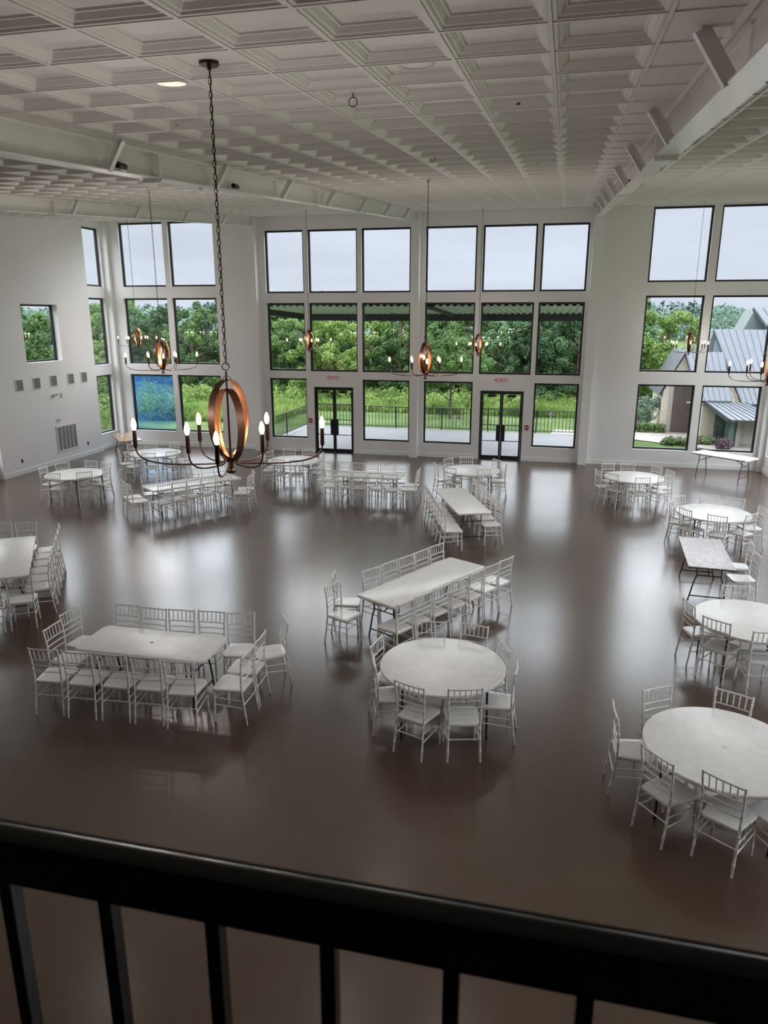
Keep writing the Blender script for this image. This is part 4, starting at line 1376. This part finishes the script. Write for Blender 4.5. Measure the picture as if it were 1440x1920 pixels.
def bush(name, x, y, w_, d_, h_, m_, label, cat, nleaf=3600, size=.035, boxy=False, seed=1):
    t = empty(name, (x, y, gz(x, y)), label=label, cat=cat)
    g = random.Random(seed); bl = []
    if boxy:
        k = int(max(w_, d_) / .22) + 1
        for i in range(k):
            for q in (.25, .75):
                bl.append((-w_ / 2 + w_ * (i + .5) / k, g.uniform(-.1, .1) * d_, h_ * q, max(.16, d_ * .45)))
    else:
        for i in range(16):
            bl.append((g.uniform(-.45, .45) * w_, g.uniform(-.35, .35) * d_, h_ * g.uniform(.3, .72), min(w_, h_) * g.uniform(.25, .42)))
    link('foliage', quads_mesh('foliage', leaf_cloud(bl, nleaf, size, seed, .75), m_), t)
    MB().tube([(0, 0, 0), (0, 0, h_ * .4)], .02, 5).obj('stem', BARK, t)
    return t


bush('clipped_hedge', 4.35, 34.4, 1.5, .35, .38, HEDGEM, 'low clipped green hedge left of the stone house', 'hedge', boxy=True, seed=21)
bush('low_shrub', 5.15, 31.1, 1.2, .7, .35, HEDGEM, 'low spreading green shrub on the near side of the walkway', 'shrub', seed=22)
bush('low_shrub', 6.15, 31.5, 1.0, .6, .38, HEDGEM, 'low yellow-green shrub before the stone wall', 'shrub', seed=23)
bush('purple_shrub', 6.78, 30.4, .5, .5, .45, PURPLE, 'round dark purple shrub before the glazed corner of the stone house', 'shrub', seed=24, nleaf=1500, size=.03)
bush('purple_shrub', 3.7, 35.6, .8, .6, .85, PURPLE, 'dark purple shrub behind the clipped hedge', 'shrub', seed=25, nleaf=1800)
bush('silver_conifer', 4.45, 35.4, .8, .7, 1.9, SILVERL, 'silvery blue-green slender tree left of the stone house', 'tree', seed=26, nleaf=2600)

# neighbouring stone house
t = empty('stone_house', (0, 0, 0), label='pale stone house with steep grey standing seam roofs outside the right windows', cat='house')


def seam_roof(p, lbl=None, nseam=8, th=.05):
    """p: ridge-left, ridge-right, eave-right, eave-left"""
    a, b, c, d = [Vector(q) for q in p]
    nrm = (b - a).cross(d - a).normalized()
    if nrm.z < 0: nrm = -nrm
    mb = MB(); mb.hexa([a - nrm * th, b - nrm * th, c - nrm * th, d - nrm * th, a, b, c, d])
    o = mb.obj('metal_roof', ROOFM, t, smooth=False)
    mb = MB()
    for i in range(nseam + 1):
        f = i / nseam; q0 = a.lerp(b, f); q1 = d.lerp(c, f); e = (b - a).normalized() * .007
        mb.hexa([q0 - e, q0 + e, q1 + e, q1 - e, q0 - e + nrm * .025, q0 + e + nrm * .025, q1 + e + nrm * .025, q1 - e + nrm * .025])
    mb.obj('roof_seams', ROOFM, o, smooth=False)
    mb = MB(); e = (b - a).normalized() * .05
    mb.hexa([a - e - nrm * .14, a + e * .2 - nrm * .14, d + e * .2 - nrm * .14, d - e - nrm * .14, a - e + nrm * .03, a + e * .2 + nrm * .03, d + e * .2 + nrm * .03, d - e + nrm * .03])
    mb.obj('rake_trim', ROOFD, o, smooth=False)
    mb = MB(); u_ = (a - d).normalized() * .05
    mb.hexa([d - u_ - nrm * .1, c - u_ - nrm * .1, c - nrm * .1, d - nrm * .1, d - u_, c - u_, c, d])
    mb.obj('eave_trim', ROOFD, o, smooth=False)
    return o


# low wing at the left with its gable wall
MB().prism([(4.95, 34.62, -.2), (6.8, 34.62, -.2), (6.8, 34.62, 1.62), (5.74, 34.62, 3.40), (4.93, 34.62, 1.70)], (0, 3.4, 0)).obj('gable_wall', STONE, t, smooth=False)
MB().box(5.36, 6.24, 34.56, 34.62, -.13, 2.45).obj('door_panel', PANELM, t, smooth=False)
MB().box(5.20, 5.36, 34.56, 34.62, -.13, 2.0).obj('pale_pier', LIME, t, smooth=False)
MB().box(6.24, 6.36, 34.50, 34.62, -.13, 1.9).obj('pale_pier', LIME, t, smooth=False)
MB().box(5.95, 6.22, 34.4, 34.56, 1.22, 1.26).obj('wall_lamp', WHITEP, t, smooth=False)
mb = MB(); mb.hexa([(5.64, 34.5, 3.36), (5.74, 34.5, 3.50), (4.80, 34.5, 1.62), (4.72, 34.5, 1.54), (5.64, 38.2, 3.36), (5.74, 38.2, 3.50), (4.80, 38.2, 1.62), (4.72, 38.2, 1.54)])
mb.obj('dark_rake', ROOFD, t, smooth=False)
seam_roof([(5.72, 34.6, 3.44), (7.25, 34.6, 3.44), (7.30, 32.3, 1.58), (6.05, 32.3, 1.58)], nseam=6)
MB().box(6.22, 7.35, 32.42, 34.6, -.2, 1.56).obj('stone_wall', STONE, t, smooth=False)
# taller wing
MB().prism([(6.7, 36.0, -.2), (9.6, 36.0, -.2), (9.6, 36.0, 3.6), (8.9, 36.0, 4.35), (7.05, 36.0, 4.35), (6.72, 36.0, 3.35)], (0, 2.5, 0)).obj('back_wall', mat('weathered_grey_siding', (.11, .13, .13), .7), t, smooth=False)
MB().prism([(6.98, 35.9, 2.6), (7.75, 34.0, 2.6), (7.72, 34.1, 2.72), (7.1, 35.85, 4.1)], (.03, .02, 0)).obj('clerestory_glass', mat('dark_blue_glass', (.12, .17, .20), .1), t, smooth=False)
seam_roof([(7.04, 36.0, 4.38), (9.4, 36.0, 4.38), (9.4, 32.6, 1.46), (7.80, 32.6, 1.46)], nseam=8)
MB().prism([(7.25, 33.1, 1.0), (7.80, 32.75, 1.0), (7.80, 32.75, 1.45), (7.30, 33.9, 2.45), (7.2, 34.2, 2.5)], (.05, .10, 0)).obj('stone_wall', STONE, t, smooth=False)
MB().box(7.86, 9.2, 32.72, 32.80, 1.16, 1.42).obj('strip_window', mat('dark_blue_glass', (.12, .17, .20), .1), t, smooth=False)
# highest roof at the back right
seam_roof([(9.05, 38.0, 5.34), (12.5, 38.0, 5.34), (12.5, 34.4, 2.6), (10.4, 34.4, 2.6)], nseam=9)
MB().prism([(8.3, 38.0, 0), (12.4, 38.0, 0), (12.4, 38.0, 5.2), (9.1, 38.0, 5.25), (8.62, 38.0, 4.2)], (0, 2, 0)).obj('back_wall', mat('weathered_grey_siding', (.16, .18, .18), .7), t, smooth=False)
# entrance porch roof and glazed corner
seam_roof([(6.32, 32.3, 1.52), (7.80, 32.3, 1.52), (8.9, 30.3, 1.06), (6.88, 30.3, 1.06)], nseam=8)
MB().add([(7.6, 32.4, 1.1), (9.6, 32.4, 1.1), (9.6, 30.3, 1.04), (7.9, 30.3, 1.04)], [(0, 1, 2, 3)]).obj('porch_ceiling', LIME, t, smooth=False)
MB().box(6.62, 7.0, 31.6, 31.64, -.1, 1.2).obj('glazed_door', mat('dark_glass', (.03, .05, .05), .08), t, smooth=False)
MB().box(6.58, 6.68, 31.55, 31.6, -.1, 1.25).obj('door_frame_dark', ROOFD, t, smooth=False)
MB().box(7.0, 7.25, 31.05, 31.6, -.1, 1.0).obj('glazed_corner', mat('green_glass', (.10, .17, .14), .08), t, smooth=False)
for x, y in ((6.98, 31.02), (7.24, 31.02)):
    MB().box(x, x + .05, y, y + .05, -.1, 1.05).obj('door_frame_dark', ROOFD, t, smooth=False)
MB().box(7.36, 7.50, 31.2, 31.5, -.13, .98).obj('pale_pier', LIME, t, smooth=False)
MB().box(7.5, 9.6, 31.9, 32.1, -.13, 1.1).obj('porch_wall', LIME, t, smooth=False)
